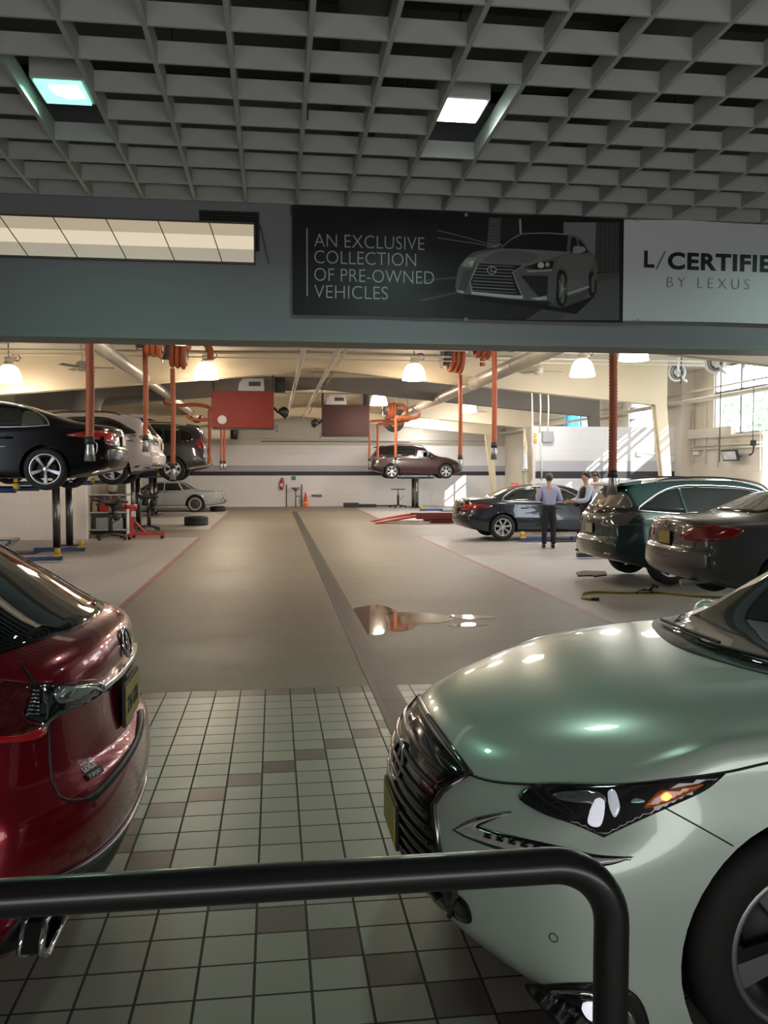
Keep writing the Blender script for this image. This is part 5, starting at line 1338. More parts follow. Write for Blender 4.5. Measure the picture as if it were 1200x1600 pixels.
def disc_reel(px, py, Y, label):
    P = at(px, py, Y); t = thing('cord_reel', label, 'reel', (P.x, Y, P.z), 0, 'white cord reels')
    T = Matrix.Rotation(PI / 2, 4, 'X')
    b = MB().lathe([(0, .07), (.07, .07), (.08, .05), (.21, .05), (.235, .04), (.235, -.04), (.21, -.05), (0, -.05)], 32, 0, T); b.build('drum', white_paint, t)
    MB().lathe([(.10, .055), (.17, .06), (.20, .055), (.17, .05)], 28, 0, T, closed=True).build('coil', grey_metal, t)
    b = MB().box(-.03, .03, -.10, -.06, -.12, .55 if P.z < 4.3 else 4.8 - P.z); b.tube([(0, -.09, 0), (.17, -.09, -.20), (.24, -.09, -.24)], .035, 8); b.build('arm', white_paint, t)
    return t
disc_reel(1057, 582, 21.0, 'white cord reel hanging before the leaning column')
disc_reel(1116, 567, 18.4, 'white cord reel hanging before the big window')
for px, Y, y0, y1, lab in ((1064, 20.6, 545, 600, 'dark cord rod hanging past the white reel'), (991, 22, 570, 625, 'thin dark rod hanging beside the orange hose'), (1124, 18.9, 600, 722, 'thin cord hanging in front of the window')):
    A, B = at(px, y0, Y), at(px, y1, Y); run('drop_rod', lab, 'cord', [(B.x, Y, 4.8), B], .014, dark_metal, 6)
t = thing('hanging_hook', 'dark hook hanging on a cord before the cream wall', 'hook', tuple(at(1176, 695, 15.5)))
MB().cyl((0, 0, .05), (0, 0, 4.8 - t.location.z), .008, n=6).build('cord', dark_metal, t)
MB().tube(catmull([(0, 0, .06), (.02, 0, -.04), (.0, 0, -.16), (-.07, 0, -.2)], 6), .016, 8).build('hook', dark_metal, t)
MB().box(-.04, .06, -.03, .03, -.02, .09).build('clamp', dark_metal, t, .01)
t = thing('wall_display', 'tilted black and white display board on the cream wall above the green crossover', 'display', tuple(atx(1143, 720, RX_ - .25)))
T = Matrix.Rotation(-.25, 4, 'Y')
MB().box(-.03, .03, -.38, .38, 0, .30, 0, T).build('frame', black_plastic, t, .01)
MB().box(-.036, -.03, -.33, .33, .04, .26, 0, T).build('screen', mat('printed board', (.6, .62, .64), .4, noise=.6, nscale=9), t)
MB().box(0, .25, -.03, .03, .1, .14).build('bracket', dark_metal, t)
# back wall
YB = BACKY - .02
t = thing('fire_extinguisher', 'red fire extinguisher on the back wall', 'fire extinguisher', tuple(at(440, 765, YB - .1)))
MB().lathe([(0, 0), (.085, 0), (.09, .03), (.09, .40), (.07, .47), (.03, .50), (0, .50)], 20, 0).build('cylinder', red_paint, t)
b = MB().cyl((0, 0, .5), (0, 0, .56), .025, n=10); b.box(-.02, .12, -.02, .02, .56, .59); b.build('valve', dark_metal, t)
MB().box(-.06, .06, -.095, -.088, .16, .32).build('tag', white_paint, t)
MB().tube(catmull([(.03, 0, .56), (.12, 0, .5), (.11, -.02, .3), (.10, 0, .16)], 5), .014, 8).build('hose', black_plastic, t)
tag(MB().box(at(455.5, 745, YB).x, at(462, 745, YB).x, YB - .03, YB, at(455, 750, YB).z, at(455, 744, YB).z).build('wall_sign', mat('green sign', (.03, .22, .08), .4)), 'small green sign on the back wall above the sink', 'sign')
t = thing('wash_sink', 'small grey sink on a post by the back wall', 'sink', (at(462, 780, 43.95).x, 43.95, 0))
MB().cyl((0, 0, 0), (0, 0, .85), .035, n=10).build('post', grey_metal, t); MB().lathe([(.04, .82), (.16, .9), (.24, 1.0), (.22, 1.0), (.1, .92)], 20, 0).build('basin', grey_metal, t); MB().cyl((.03, -.05, .55), (.30, -.05, .55), .025, n=8).build('arm', grey_metal, t)
MB().cyl((.28, .1, 0), (.28, .1, .9), .02, n=8).build('drain_pipe', grey_metal, t)
for px, lab in ((447.5, 'thin upright pipe beside the fire extinguisher'), (471.5, 'thin upright pipe between sink and orange cone')):
    run('wall_pipe', lab, 'pipe', [(at(px, 757, YB - .05).x, YB - .05, 0), (at(px, 757, YB - .05).x, YB - .05, at(px, 757, YB).z)], .025, dark_metal, 8)
A, B = at(488, 774, YB - .1), at(502, 774, YB - .1)
run('wall_rail', 'short grey grab rail on the back wall beside the orange cone', 'rail', [(A.x, YB, A.z), A, B, (B.x, YB, B.z)], .05, grey_metal, 8)
t = thing('traffic_cone', 'orange traffic cone against the back wall', 'cone', tuple(flo(477.5, 792)))
cone_m = mat('cone orange', (.75, .10, .02), .5)
MB().box(-.2, .2, -.2, .2, 0, .035).build('base', cone_m, t, .01); MB().lathe([(.15, .03), (.03, .75), (.0, .75)], 24, 0).build('cone_body', cone_m, t); MB().lathe([(.123, .2), (.092, .36)], 24, 0).build('band', mat('reflective band', (.75, .55, .5), .4), t)
# floor items at the back
P = flo(537, 792.5); t = thing('rail_section', 'long dark rail section lying on the floor by the back wall', 'rail', (P.x, P.y, 0))
MB().box(0, .75, -.3, .3, 0, .22).build('head', black_plastic, t, .02); MB().box(.75, 1.65, -.25, .2, 0, .15).build('middle', black_plastic, t, .02); MB().box(1.65, 2.6, -.05, .05, .04, .1).build('tail', black_plastic, t, .01)
def trans_jack(label, px, py, h, w, m, busy=0):
    P = flo(px, py); t = thing('transmission_jack', label, 'jack', (P.x, P.y, 0), .3, 'wheeled jacks')
    b = MB()
    for k in range(4):
        a = PI / 4 + k * PI / 2; e = Vector((math.cos(a) * w * .6, math.sin(a) * w * .6, .09)); b.tube([(0, 0, .22), (0, 0, .14), e], .035, 6)
        b.sphere((e.x, e.y, .045), .045, 10)
    b.build('base', m, t)
    MB().cyl((0, 0, .15), (0, 0, h * .6), .06, n=14).build('column', m, t); MB().cyl((0, 0, h * .6), (0, 0, h * .86), .04, n=14).build('ram', steel, t)
    b = MB().box(-w * .42, w * .42, -w * .3, w * .3, h * .86, h * .9)
    if busy:
        rnd = random.Random(busy)
        for k in range(10):
            a = rnd.uniform(0, 2 * PI); b.tube([(0, 0, h * .86), (w * .3 * math.cos(a), w * .3 * math.sin(a), h * rnd.uniform(.8, .98)), (w * .62 * math.cos(a), w * .5 * math.sin(a), h * rnd.uniform(.82, 1.04))], .035, 6)
        for k in range(3): b.sphere((rnd.uniform(-.25, .25) * w, rnd.uniform(-.2, .2) * w, h * rnd.uniform(.5, .8)), .11, 10)
    b.build('saddle', m, t, 0)
    MB().tube([(0, -.06, h * .35), (w * .3, -.1, h * .5), (w * .36, -.1, h * .62)], .014, 6).build('pump_handle', grey_metal, t)
    return t
trans_jack('slim black jack standing by the back wall', 622, 793.5, 1.05, .7, black_plastic)
trans_jack('black wheeled stand crowded with clamps, beside the white block partition', 173, 843, 1.12, .75, dark_metal, 3)
trans_jack('black wheeled stand crowded with clamps, behind the red engine stand', 233, 829, 1.2, .6, dark_metal, 5)
P = flo(206, 842); t = thing('engine_stand', 'red engine stand on wheels standing on the floor by the partition', 'engine stand', (P.x, P.y, 0))
MB().box(-.05, .05, -.05, .05, .1, .86).build('post', red_paint, t, .006)
b = MB().box(-.05, .86, -.045, .045, .09, .17); b.tube([(.05, 0, .5), (.36, 0, .15)], .035, 4); b.build('long_leg', red_paint, t, 0)
MB().box(-.06, .04, -.4, .4, .09, .16).build('cross_leg', red_paint, t, .006)
b = MB().cyl((-.2, 0, .86), (.14, 0, .86), .06, n=16); b.lathe([(0, 0), (.09, 0), (.09, .03), (0, .03)], 18, 0, Matrix.Translation((-.22, 0, .86)) @ Matrix.Rotation(PI / 2, 4, 'Y')); b.build('head', red_paint, t)
for x, y in ((0, -.36), (0, .36), (.8, -.05), (.8, .05)): MB().cyl((x - .015, y - .02, .045), (x + .015, y + .02, .045), .045, n=14).build('caster', black_plastic, t)
MB().box(.0, .1, -.055, .055, .6, .74).build('label_plate', white_paint, t)
# shelf behind the partition with things on it
P = flo(142, 836); t = thing('shelf_unit', 'white steel shelf unit behind the end of the partition', 'shelf', (P.x, 25.6, 0))
for z in (.12, .62, 1.12): MB().box(-.1, 1.0, -.3, .3, z, z + .03).build('shelf_board', white_paint, t)
MB().box(-.1, 1.0, .3, .33, 0, 2.05).build('back_panel', cream_wall, t)
for x in (-.1, .97): MB().box(x, x + .03, -.3, .3, 0, 1.9).build('side_post', white_paint, t)
SX = P.x
t = thing('fuel_can', 'red fuel can on the middle shelf of the white shelf unit', 'can', (SX + .40, 25.5, .653))
MB().prism([(-.2, 0), (.2, 0), (.2, .24), (.1, .34), (-.14, .34), (-.2, .26)], -.11, .11, 0, Matrix(((1, 0, 0, 0), (0, 0, 1, 0), (0, 1, 0, 0), (0, 0, 0, 1)))).build('body', red_paint, t, .02); MB().tube([(.13, 0, .3), (.22, 0, .38)], .025, 8).build('spout', yellow_paint, t)
tag(MB().box(SX + .0, SX + .14, 25.4, 25.6, .653, .95).build('carton', mat('tan carton', (.42, .32, .2), .6), None, .01), 'tan carton on the middle shelf beside the red fuel can', 'carton')
t = thing('bench_fan', 'round pale fan on the top shelf of the white shelf unit', 'fan', (SX + .55, 25.5, 1.153))
MB().lathe([(0, .06), (.13, .05), (.17, 0), (.13, -.05), (0, -.06)], 24, 0, Matrix.Translation((0, 0, .2)) @ Matrix.Rotation(PI / 2, 4, 'X')).build('cage', mat('pale plastic', (.5, .48, .42), .5), t); MB().cyl((0, 0, 0), (0, 0, .06), .12, .08).build('foot', dark_metal, t)
tag(MB().box(SX + .1, SX + .85, 25.36, 25.78, .153, .48).build('storage_bin', mat('grey bin', (.36, .40, .42), .5), None, .02), 'pale grey bin on the bottom shelf of the white shelf unit', 'bin')
t = thing('unknown_tip', 'unidentified dark tapered tip on an added stand, just at the edge beside the blue lift arms', 'tip', (at(-60, 850, 16.6).x, 16.6, 0))
tz = at(10, 850, 16.6).z; tx = at(24, 842, 16.6).x - t.location.x
MB().prism([(-.5, tz - .16), (tx - .25, tz - .12), (tx, tz + .04), (tx + .01, tz + .10), (-.5, tz + .13)], -.3, .3, 0, Matrix(((1, 0, 0, 0), (0, 0, 1, 0), (0, 1, 0, 0), (0, 0, 0, 1)))).build('tip_body', mat('glossy dark tip', (.04, .04, .045), .2, .3, coat=.5), t, .02)  # stands in for an unidentified dark tip; its stand is added
MB().cyl((-.2, 0, 0), (-.2, 0, tz - .13), .05).build('stand', dark_metal, t)
# tyres lying on the floor
tp = None
for px, py, R, w, lab in ((305.5, 821.5, .40, .30, 'large loose tyre lying flat on the floor near the middle of the bay'), (339.5, 799.5, .34, .23, 'smaller loose tyre lying flat behind the classic saloon')):
    P = flo(px, py); o = tyre_mesh(R, R * .6, w).build('loose_tyre', mat('worn tyre', (.02, .02, .024), .7, noise=.3), None); o.rotation_euler = (PI / 2, 0, 0); o.location = (P.x, P.y + R * .8, w / 2 + .002); tag(o, lab, 'tyre', 'loose tyres')
# red drive-on ramp
P = flo(583, 817); t = thing('ramp_lift', 'low red drive-on ramp lift at the rear of the dark blue sedan', 'ramp', (P.x, 30.2, 0))
for y in (-.55, .75):
    b = MB(); M = Matrix(((1, 0, 0, 0), (0, 0, 1, y), (0, 1, 0, 0), (0, 0, 0, 1)))
    b.prism([(0, .02), (1.45, .27), (1.45, .21), (.05, 0)], -.26, .26, 0, M); b.build('ramp', red_paint, t)
    MB().box(1.45, 6.2, y - .26, y + .26, .17, .27).build('runway', red_paint, t, .008); MB().box(1.45, 6.2, y - .27, y - .255, .15, .31).build('runway_lip', mat('dark red edge', (.16, .015, .015), .4), t)
    MB().box(2.0, 5.8, y - .18, y + .18, 0, .17).build('scissor_base', mat('dark red base', (.11, .012, .012), .5), t)
# trench drain down the aisle
def m_grate():
    m, nt, b, x, y, z, pos = nodes_of('drain grate', .5)
    s = (y / .032).fract().gt(.55) * (x - .90).abs().lt(.07); e = (y / .6).fract().lt(.02)
    c = mixc(s.mx(e), (.075, .066, .052), (.008, .008, .007)); setc(nt, b, c); b.inputs['Metallic'].default_value = .4; return m
t = thing('trench_drain', 'long dark metal drain grate running down the aisle floor', 'drain', (.90, 3.2, 0))
MB().box(-.085, .085, 0, 35.5, -.01, .004).build('grate', m_grate(), t)
for s in (-1, 1): MB().box(s * .1 - .015, s * .1 + .015, 0, 35.5, -.01, .005).build('drain_frame', mat('drain frame', (.06, .05, .042), .5, .3), t)
# puddle, cardboard and air hose on the floor
wet = mat('shallow water', (.20, .165, .12), .05, spec=.35)
for q_, lab in ((((552, 952), (566, 948), (590, 945), (604, 948), (620, 956), (602, 962), (607, 975), (604, 988), (586, 992), (568, 990), (560, 976), (556, 962)), 'shallow puddle on the aisle floor touching the drain'),
                (((609, 958), (650, 957), (690, 961), (712, 966), (690, 973), (655, 975), (640, 984), (612, 986), (609, 972)), 'shallow puddle on the aisle floor beside the puddle that touches the drain'),
                (((706, 961), (740, 961.5), (776, 965), (740, 967), (707, 965.5)), 'farther thin wet streak on the aisle floor'), (((704, 975), (745, 973.5), (764, 976), (730, 979), (704, 978.5)), 'nearer thin wet streak on the aisle floor')):
    pp = [flo(*q) for q in q_]; q = smooth_poly([(p.x, p.y) for p in pp], 5); pts, tr = fill2d(q, .08)
    b = MB(); b.add([(x, y, .003) for x, y in pts], tr); tag(b.build('puddle', wet), lab, 'puddle')
pp = [flo(*q) for q in ((900, 896), (912, 893), (946, 894), (948, 899), (928, 902), (926, 900), (903, 901))]
tag(MB().prism([(p.x, p.y) for p in pp], .002, .02).build('cardboard_sheet', mat('brown cardboard', (.10, .075, .055), .8, noise=.2)), 'flattened brown cardboard on the floor before the green crossover', 'cardboard')
pts = [flo(*q) for q in ((928, 938), (914, 937), (909, 933), (915, 928), (940, 926.5), (980, 928), (1020, 927), (1060, 930), (1090, 933), (1130, 935), (1200, 938))]
t = thing('air_hose', 'yellow air hose lying on the floor before the brown grey sedan', 'hose', (0, 0, 0))
MB().tube([p + Vector((0, 0, .017)) for p in catmull(pts, 6)], .016, 8).build('hose', mat('yellow hose', (.42, .32, .03), .5), t)
pts2 = [flo(*q) for q in ((995, 929), (1003, 925), (1012, 925), (1020, 929))]
MB().tube([p + Vector((0, 0, .03)) for p in catmull(pts2, 6)], .014, 8).build('hose_loop', black_plastic, t)
p = flo(1017, 927); MB().tube([p + Vector((-.02, 0, .03)), p + Vector((.03, 0, .12)), p + Vector((.1, 0, .10))], .03, 8).build('air_gun', black_plastic, t)
p = flo(929, 938); MB().cyl(p + Vector((-.05, 0, .02)), p + Vector((.06, -.02, .02)), .022, n=8).build('coupling', dark_metal, t)
# ------------------------------------------------------------------ banner on the header wall
BY = 7.055
t = thing('banner', 'long black and white banner with a grey car and lettering on the header wall', 'banner', (.16, BY, 3.07))
def cloth(x0, x1, z0, z1, nx, nz, m, name):
    vs, fs = [], []
    for j in range(nz + 1):
        for i in range(nx + 1):
            u, v = i / nx, j / nz; x = x0 + (x1 - x0) * u; zt = z1 - .012 * math.sin(PI * ((x * .9) % 1.0)); z = z0 + .006 * math.sin(x * 2.2) + (zt - z0) * v
            vs.append((x, .004 * math.sin(x * 5 + v * 3) * (.3 + .7 * v) * 0, z))
    for j in range(nz):
        for i in range(nx):
            a = j * (nx + 1) + i; fs.append((a, a + 1, a + nx + 2, a + nx + 1))
    n = len(vs); vs += [(p[0], .006, p[2]) for p in vs]
    fs += [tuple(n + k for k in reversed(f)) for f in fs]
    edge = [i for i in range(nx + 1)] + [(j + 1) * (nx + 1) - 1 for j in range(1, nz + 1)] + [nz * (nx + 1) + i for i in reversed(range(nx))] + [j * (nx + 1) for j in reversed(range(1, nz))]
    for a, b in zip(edge, edge[1:] + edge[:1]): fs.append((b, a, n + a, n + b))
    b = MB(); b.add(vs, fs, 0, False); return b.build(name, m, t)
ban_k = mat('black banner print', (.012, .012, .014), .42); ban_w = mat('white banner print', (.80, .81, .86), .5)
cloth(0, 2.795, .0, .885, 40, 8, ban_k, 'black_cloth')
cloth(2.795, 6.1, .015, .875, 40, 8, ban_w, 'white_cloth')
LX = at(452, 400, BY); TB = Matrix.Translation((-.16, -BY, -3.07))
def bp(px, py): p = at(px, py, BY); return (p.x - .16, p.z - 3.07)
greys = {}
def gm(v, blue=0.):
    k = (round(v, 3), blue)
    if k not in greys: w = v if v < .03 else min(.8, v * 1.7); greys[k] = mat('print grey %.3f' % (v + blue), (w, w, w * (1 + blue)), .45)
    return greys[k]
PIC = []
def Z(u, v): return bp(690 + u * .23333, 330 + v * .23333)
def poly(pts, v, smooth=False, blue=0.):
    q = [Z(*p) for p in pts]
    if smooth: q = smooth_poly(q, 6)
    PIC.append((q, v, blue))
def ell(cu, cv, ru, rv, v, n=28, sk=0.): PIC.append(([Z(cu + ru * math.cos(2 * PI * k / n) + sk * rv * math.sin(2 * PI * k / n), cv + rv * math.sin(2 * PI * k / n)) for k in range(n)], v, 0.))
def stroke(pts, w, v):
    L = [Vector((*p, 0)) for p in pts]; a, b = [], []
    for i, p in enumerate(L):
        d = (L[min(i + 1, len(L) - 1)] - L[max(0, i - 1)]).normalized(); n = Vector((-d.y, d.x, 0)) * w / 2; a.append(p + n); b.append(p - n)
    PIC.append(([Z(q.x, q.y) for q in a + b[::-1]], v, 0.))
poly([(-20, 30), (1190, 70), (1190, 730), (-20, 730)], .010)
poly([(-200, 560), (1190, 400), (1190, 730), (-200, 730)], .022)
poly([(560, 730), (1030, 420), (1190, 405), (1190, 730)], .055); poly([(800, 730), (1060, 470), (1190, 440), (1190, 730)], .075)
poly([(318, 45), (398, 45), (388, 245), (302, 252)], .075)
for k in range(9): stroke([(316 - k * 1.5, 60 + k * 21), (394, 60 + k * 21)], 5, .045)
poly([(400, 50), (515, 52), (515, 160), (420, 200), (395, 190)], .022); stroke([(525, 52), (529, 150)], 14, .26)
poly([(817, 75), (1035, 75), (1028, 305), (815, 300)], .15, blue=.18); poly([(1035, 75), (1190, 75), (1190, 408), (1030, 408)], .035)
for k in range(5): stroke([(1050 + k * 30, 85), (1046 + k * 30, 405)], 6, .06)
stroke([(-30, 128), (60, 150), (180, 180), (360, 232)], 5, .16); stroke([(-30, 178), (80, 195), (220, 215), (360, 242)], 5, .16); stroke([(-150, 470), (0, 452), (100, 446)], 12, .05); stroke([(-150, 600), (100, 545)], 14, .05)
poly([(110, 520), (500, 580), (800, 650), (1030, 565), (900, 690), (560, 640), (160, 590)], .006)
ell(1008, 490, 30, 84, .008); ell(802, 520, 42, 126, .008)
poly([(98, 538), (104, 420), (122, 366), (182, 296), (250, 265), (400, 246), (455, 195), (535, 152), (700, 146), (850, 156), (928, 180), (985, 258), (1026, 302), (1042, 392), (1030, 470), (1010, 400), (985, 430), (975, 520), (842, 566), (838, 440), (810, 395), (775, 420), (760, 600), (700, 602), (480, 592), (200, 560)], .085, True)
poly([(300, 275), (420, 252), (845, 272), (780, 300), (640, 345), (560, 362), (255, 345), (230, 300)], .14, True); poly([(420, 262), (640, 290), (560, 350), (280, 335)], .10, True)
poly([(840, 290), (990, 300), (1020, 330), (985, 400), (970, 510), (850, 550), (850, 420), (800, 370), (770, 380), (780, 320)], .11, True)
poly([(400, 248), (470, 190), (545, 156), (700, 151), (848, 164), (836, 272), (620, 258)], .009); poly([(858, 272), (868, 176), (908, 182), (955, 225), (985, 280)], .011); stroke([(905, 182), (925, 272)], 10, .10)
poly([(242, 350), (545, 362), (478, 408), (500, 480), (540, 578), (205, 548), (190, 470)], .009)
for k in range(9): stroke([(228 - k * 4, 362 + k * 21), (470 + (abs(k - 3) * 6), 372 + k * 22)], 6, .20 if k % 2 else .13)
stroke([(245, 345), (222, 400), (190, 470), (205, 552)], 9, .22); stroke([(555, 362), (476, 408), (505, 490), (545, 580)], 9, .20)
poly([(556, 378), (640, 345), (752, 332), (742, 384), (650, 394)], .012); ell(664, 362, 22, 20, .42); ell(708, 358, 14, 16, .30); poly([(560, 398), (740, 388), (735, 402), (580, 410)], .24)
poly([(128, 368), (165, 316), (232, 306), (215, 350), (200, 378)], .22); poly([(175, 340), (220, 330), (205, 370)], .4)
poly([(530, 432), (712, 432), (708, 560), (650, 575), (600, 520)], .022); poly([(150, 400), (215, 385), (180, 480), (160, 540), (110, 530)], .05)
poly([(200, 538), (470, 562), (545, 566), (540, 588), (470, 584), (200, 556)], .36); poly([(590, 584), (700, 570), (706, 592), (640, 596)], .34); poly([(100, 528), (150, 535), (146, 552), (105, 542)], .3)
ell(806, 520, 26, 100, .06); ell(806, 520, 12, 30, .2)
for k in range(5): stroke([(806, 520), (806 + 24 * math.cos(k * 1.257), 520 + 95 * math.sin(k * 1.257))], 6, .22)
ell(1012, 488, 16, 62, .05); stroke([(1012, 440), (1014, 540)], 5, .2)
poly([(842, 548), (985, 498), (988, 514), (842, 562)], .30); poly([(880, 246), (900, 234), (950, 240), (960, 268), (888, 284)], .22, True); stroke([(400, 246), (455, 195), (535, 151), (700, 145), (852, 155)], 4, .25); stroke([(340, 238), (395, 222), (402, 236)], 8, .2)
ell(335, 396, 32, 28, .30); ell(335, 396, 26, 22, .02); stroke([(335, 374), (325, 404), (358, 404)], 6, .34)
b = MB(); ms = []
for i, (q, v, bl) in enumerate(PIC):
    m = gm(v, bl)
    if m not in ms: ms.append(m)
    b.add([(max(.0, min(2.79, x)), -.0006 - i * .00004, max(.0, min(.87, z))) for x, z in q], [tuple(range(len(q)))], ms.index(m))
b.build('printed_picture', ms, t, fix=False)
gtxt = mat('grey banner lettering', (.55, .55, .56), .5); ktxt = mat('black banner lettering', (.015, .016, .022), .5); g2 = mat('thin grey lettering', (.19, .20, .23), .5)
def btext(s, px, py, px1, cap, m, bold=0., sp=1.):
    x, z = bp(px, py); x1, _ = bp(px1, py); h = bp(px, py - cap)[1] - z
    text_into(s, h / .70, frame((x, -.0046, z), Vector((1, 0, 0)), Vector((0, 0, 1)), Vector((0, -1, 0))), m, 'lettering', t, .0008, bold=bold, width=x1 - x, spacing=sp)
for s, y, x1 in (('AN EXCLUSIVE', 385.5, 663), ('COLLECTION', 411.5, 650), ('OF PRE-OWNED', 439, 678), ('VEHICLES', 465.5, 606)): btext(s, 491, y, x1, 21, gtxt, -.002)
btext('L', 1006, 417, 1022, 25, ktxt, .006); btext('/', 1024, 421, 1040, 30, g2, -.004); btext('CERTIFIED', 1043, 419.5, 1234, 25, ktxt, .007, 1.1)
btext('BY LEXUS', 1042, 449, 1170, 17, g2, -.003, 1.5)
x, z = bp(480, 463); z1 = bp(480, 357)[1]; MB().box(x - .005, x + .005, -.006, -.004, z, z1).build('rule_line', gtxt, t)
for px, py in ((728, 336), (728, 499), (996, 344), (996, 501)):
    x, z = bp(px, py); MB().lathe([(.006, 0), (.014, 0), (.014, .004), (.006, .004)], 14, 0, Matrix.Translation((x, -.006, z)) @ Matrix.Rotation(PI / 2, 4, 'X'), closed=True).build('grommet', galv, t)
for px in (728, 996, 455):
    x, z = bp(px, 336); MB().cyl((x, -.004, z), (x, -.004, z + .07), .003, n=6).build('tie_cord', wire_m, t)

# ------------------------------------------------------------------ black handrail in front of the viewer
t = thing('handrail', 'black steel handrail bending down in front of both parked cars', 'handrail', (.58, 1.4, 0))
rail_m = mat('black rail enamel', (.008, .008, .009), .33, coat=.25, noise=.3, nscale=40)
xe, zt, r = 0., 1.122, .0305
b = MB(); bend = [(xe - .11 + .11 * math.sin(a), 0, zt - .11 + .11 * math.cos(a)) for a in [PI / 2 * k / 12 for k in range(13)]]
b.tube([(-2.6, 0, zt), (-1.2, 0, zt)] + bend + [(xe, 0, .5), (xe, 0, .012)], r, 24); b.build('rail', rail_m, t)
MB().cyl((xe, 0, 0), (xe, 0, .012), .07, n=24).build('foot_plate', rail_m, t)
MB().cyl((-2.6, 0, 0), (-2.6, 0, zt), r, n=24).build('far_post', rail_m, t)

# ------------------------------------------------------------------ people
skin_m = mat('skin', (.48, .28, .20), .55, noise=.08)
def skin_mesh(name, V, E, m, parent, sub=2):
    me = bpy.data.meshes.new(name); me.from_pydata([v[:3] for v in V], E, [])
    o = bpy.data.objects.new(name, me); COL.objects.link(o)
    md = o.modifiers.new('skin', 'SKIN'); md.use_smooth_shade = True
    sd = me.skin_vertices[0].data if me.skin_vertices else None
    if sd is None:
        bm = bmesh.new(); bm.from_mesh(me); bm.verts.layers.skin.verify(); bm.to_mesh(me); bm.free(); sd = me.skin_vertices[0].data
    for i, v in enumerate(V):
        rr = v[3]; sd[i].radius = rr if isinstance(rr, tuple) else (rr, rr); sd[i].use_root = (i == 0)
    s2 = o.modifiers.new('sub', 'SUBSURF'); s2.levels = s2.render_levels = sub
    dg = bpy.context.evaluated_depsgraph_get(); dg.update()
    n = bpy.data.meshes.new_from_object(o.evaluated_get(dg)); n.name = name
    o.modifiers.clear(); o.data = n; bpy.data.meshes.remove(me)
    n.materials.clear(); n.materials.append(m)
    for p in n.polygons: p.use_smooth = True
    o.parent = parent; return o
def person(label, loc, rotz, H, arms, shirt, trousers, hair, vest=None, glasses=False, tilt=0.):
    t = thing('person', label, 'person', loc, rotz); s = H / 1.75
    V, E = [], []
    def add(x, y, z, r, p=None):
        V.append((x * s, y * s, z * s, tuple(q * s for q in r) if isinstance(r, tuple) else r * s))
        if p is not None: E.append((p, len(V) - 1))
        return len(V) - 1
    pel = add(0, 0, .95, (.10, .075)); wa = add(0, .0, 1.10, (.095, .07), pel); ch = add(0, .0, 1.30, (.115, .08), wa); nb = add(0, 0, 1.46, (.075, .07), ch); nk = add(0, .01, 1.52, .052, nb)
    h0 = add(tilt * .3, .03, 1.575, (.058, .07), nk); h1 = add(tilt * .5, .025, 1.645, (.072, .092), h0); h2 = add(tilt * .6, .01, 1.71, (.062, .078), h1)
    add(tilt * .4, .125, 1.615, .012, h1)                         # nose
    for sg in (-1, 1): add(tilt * .4 + sg * .082, .01, 1.63, .012, h1)   # ears
    legs, armsj = [], []
    for sg in (-1, 1):
        hp = add(sg * .09, 0, .88, .075, pel); kn = add(sg * .105, .015, .50, .05, hp); an = add(sg * .11, -.01, .10, .04, kn); add(sg * .125, .13, .035, .035, an)
        sh = add(sg * .175, 0, 1.41, .058, ch); (ex, ey, ez), (wx, wy, wz), (hx, hy, hz) = arms[0 if sg < 0 else 1]
        el = add(ex, ey, ez, .042, sh); wr = add(wx, wy, wz, .029, el)
        d = Vector((hx - wx, hy - wy, hz - wz)).normalized(); pal = add(wx + d.x * .06, wy + d.y * .06, wz + d.z * .06, (.034, .018), wr)
        side = d.cross(Vector((0, 1, 0))); side = side.normalized() if side.length > .1 else Vector((1, 0, 0)); curl = side.cross(d).normalized()
        for k, (o, ln) in enumerate(((-.03, .062), (-.01, .075), (.01, .072), (.03, .055))):
            b0 = Vector((wx, wy, wz)) + d * .10 + side * o; f0 = add(*b0, .0095, pal); f1 = add(*(b0 + d * ln * .5 + curl * .008), .0085, f0); add(*(b0 + d * ln * .85 + curl * .028), .0075, f1)
        tb = Vector((wx, wy, wz)) + d * .045 + side * -.038; th = add(*tb, .011, pal); add(*(tb + d * .03 - side * .03), .009, th)
        legs.append((hp, kn, an)); armsj.append((sh, el, wr))
    skin_mesh('body', V, E, skin_m, t)
    g = lambda i, k: (V[i][0], V[i][1], V[i][2], (V[i][3][0] * k, V[i][3][1] * k) if isinstance(V[i][3], tuple) else V[i][3] * k)
    SV = [(0, 0, .90 * s, (.150 * s, .112 * s)), (0, 0, 1.08 * s, (.160 * s, .118 * s)), (0, 0, 1.30 * s, (.195 * s, .132 * s)), (V[nb][0], V[nb][1], V[nb][2] + .04 * s, (.085 * s, .078 * s))]; SE = [(0, 1), (1, 2), (2, 3)]
    for a in armsj:
        i = len(SV); w = V[a[2]]; e = V[a[1]]
        cuff = tuple(e[k] + (w[k] - e[k]) * .93 for k in range(3)); SV += [g(a[0], 1.25), (e[0], e[1], e[2], .060 * s), (*cuff, .045 * s)]; SE += [(2, i), (i, i + 1), (i + 1, i + 2)]
    skin_mesh('shirt', SV, SE, shirt, t)
    TV = [(0, 0, .90 * s, (.180 * s, .135 * s)), (0, 0, 1.10 * s, (.178 * s, .132 * s))]; TE = [(0, 1)]
    for l in legs:
        i = len(TV); a = V[l[2]]; TV += [g(l[0], 1.34), g(l[1], 1.5), (a[0], a[1] + .01, .075 * s, .062 * s)]; TE += [(0, i), (i, i + 1), (i + 1, i + 2)]
    skin_mesh('trousers', TV, TE, trousers, t)
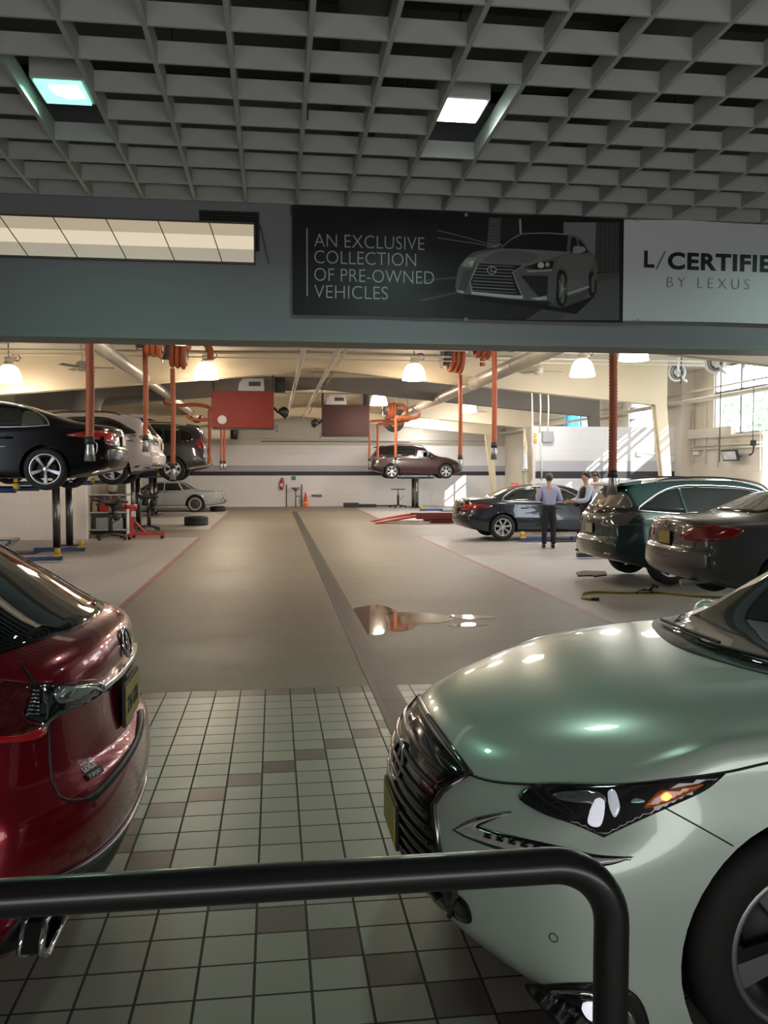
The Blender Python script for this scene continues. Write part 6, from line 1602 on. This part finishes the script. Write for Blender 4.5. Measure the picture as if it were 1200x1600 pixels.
    if vest: skin_mesh('waistcoat', [(0, .012, .98 * s, (.185 * s, .145 * s)), (0, .015, 1.12 * s, (.185 * s, .145 * s)), (0, .02, 1.30 * s, (.205 * s, .15 * s)), (0, .02, 1.46 * s, (.14 * s, .10 * s))], [(0, 1), (1, 2), (2, 3)], vest, t)
    for l in legs:
        a = V[l[2]]; x = a[0]
        MB().sphere((x, .065 * s, .045 * s), (.048 * s, .145 * s, .048 * s), 16).build('shoe', black_gloss, t)
    hd = Vector(V[h1][:3]); b = MB(); b.sphere((hd.x, hd.y - .022 * s, hd.z + .035 * s), (.092 * s, .108 * s, .098 * s), 20)
    b.v = [Vector((p.x, p.y, max(p.z, hd.z + (.045 if p.y > hd.y + .035 * s else -.065) * s))) for p in b.v]; b.build('hair', hair, t)
    for sg in (-1, 1):
        MB().sphere((hd.x + sg * .03 * s, hd.y + .086 * s, hd.z + .0 * s), (.012 * s, .008 * s, .008 * s), 10).build('eye', mat('eye dark', (.03, .02, .02), .3), t)
    MB().sphere((hd.x, hd.y + .083 * s, hd.z - .062 * s), (.024 * s, .01 * s, .007 * s), 10).build('mouth', mat('lips', (.36, .14, .12), .5), t)
    MB().lathe([(.165 * s, .985 * s), (.172 * s, .985 * s), (.172 * s, 1.02 * s), (.165 * s, 1.02 * s)], 24, 0, Matrix.Diagonal((1, .76, 1, 1)), closed=True).build('belt', black_plastic, t)
    if glasses:
        b = MB()
        for sg in (-1, 1): b.tube([(hd.x + sg * .033 * s + .024 * s * math.cos(a), hd.y + .102 * s, hd.z + .018 * s * math.sin(a)) for a in [2 * PI * k / 14 for k in range(15)]], .003, 6, caps=False); b.tube([(hd.x + sg * .057 * s, hd.y + .1 * s, hd.z), (hd.x + sg * .078 * s, hd.y, hd.z + .005)], .003, 6)
        b.build('spectacles', dark_metal, t)
    return t
lilac = mat('lilac shirt cloth', (.36, .37, .56), .7, noise=.1, nscale=60, bump=.2); blk = mat('black trouser cloth', (.012, .012, .016), .8); hair_b = mat('brown hair', (.07, .045, .028), .6, noise=.3, nscale=60); hair_d = mat('dark hair', (.02, .015, .012), .5)
P = flo(859, 857)
person('person in lilac shirt and black trousers, back turned, hands raised by the blue sedan', (P.x, P.y + .08, 0), -.12, 1.74, (((-.27, -.02, 1.12), (-.25, .16, 1.30), (-.23, .22, 1.42)), ((.28, -.02, 1.12), (.27, .17, 1.30), (.26, .22, 1.42))), lilac, blk, hair_b)
P = at(917, 737, 18.5)
person('person with dark hair in black waistcoat, half hidden by the green crossover', (P.x, 18.5, 0), PI / 2 + .1, 1.79, (((-.24, .12, 1.14), (-.2, .36, 1.12), (-.19, .45, 1.14)), ((.24, .1, 1.14), (.14, .34, 1.1), (.1, .43, 1.1))), mat('pale blue shirt cloth', (.42, .47, .60), .7), blk, hair_d, vest=mat('black waistcoat cloth', (.012, .012, .014), .8))
P = at(931, 740, 19.6)
person('person wearing glasses and a light shirt behind the one in black waistcoat, mostly hidden', (P.x + .02, 19.6, 0), PI / 2 + .75, 1.76, (((-.24, .05, 1.14), (-.22, .3, 1.10), (-.2, .4, 1.1)), ((.24, .05, 1.14), (.22, .3, 1.10), (.2, .4, 1.1))), mat('pale grey shirt cloth', (.5, .52, .58), .7), blk, hair_d, glasses=True)
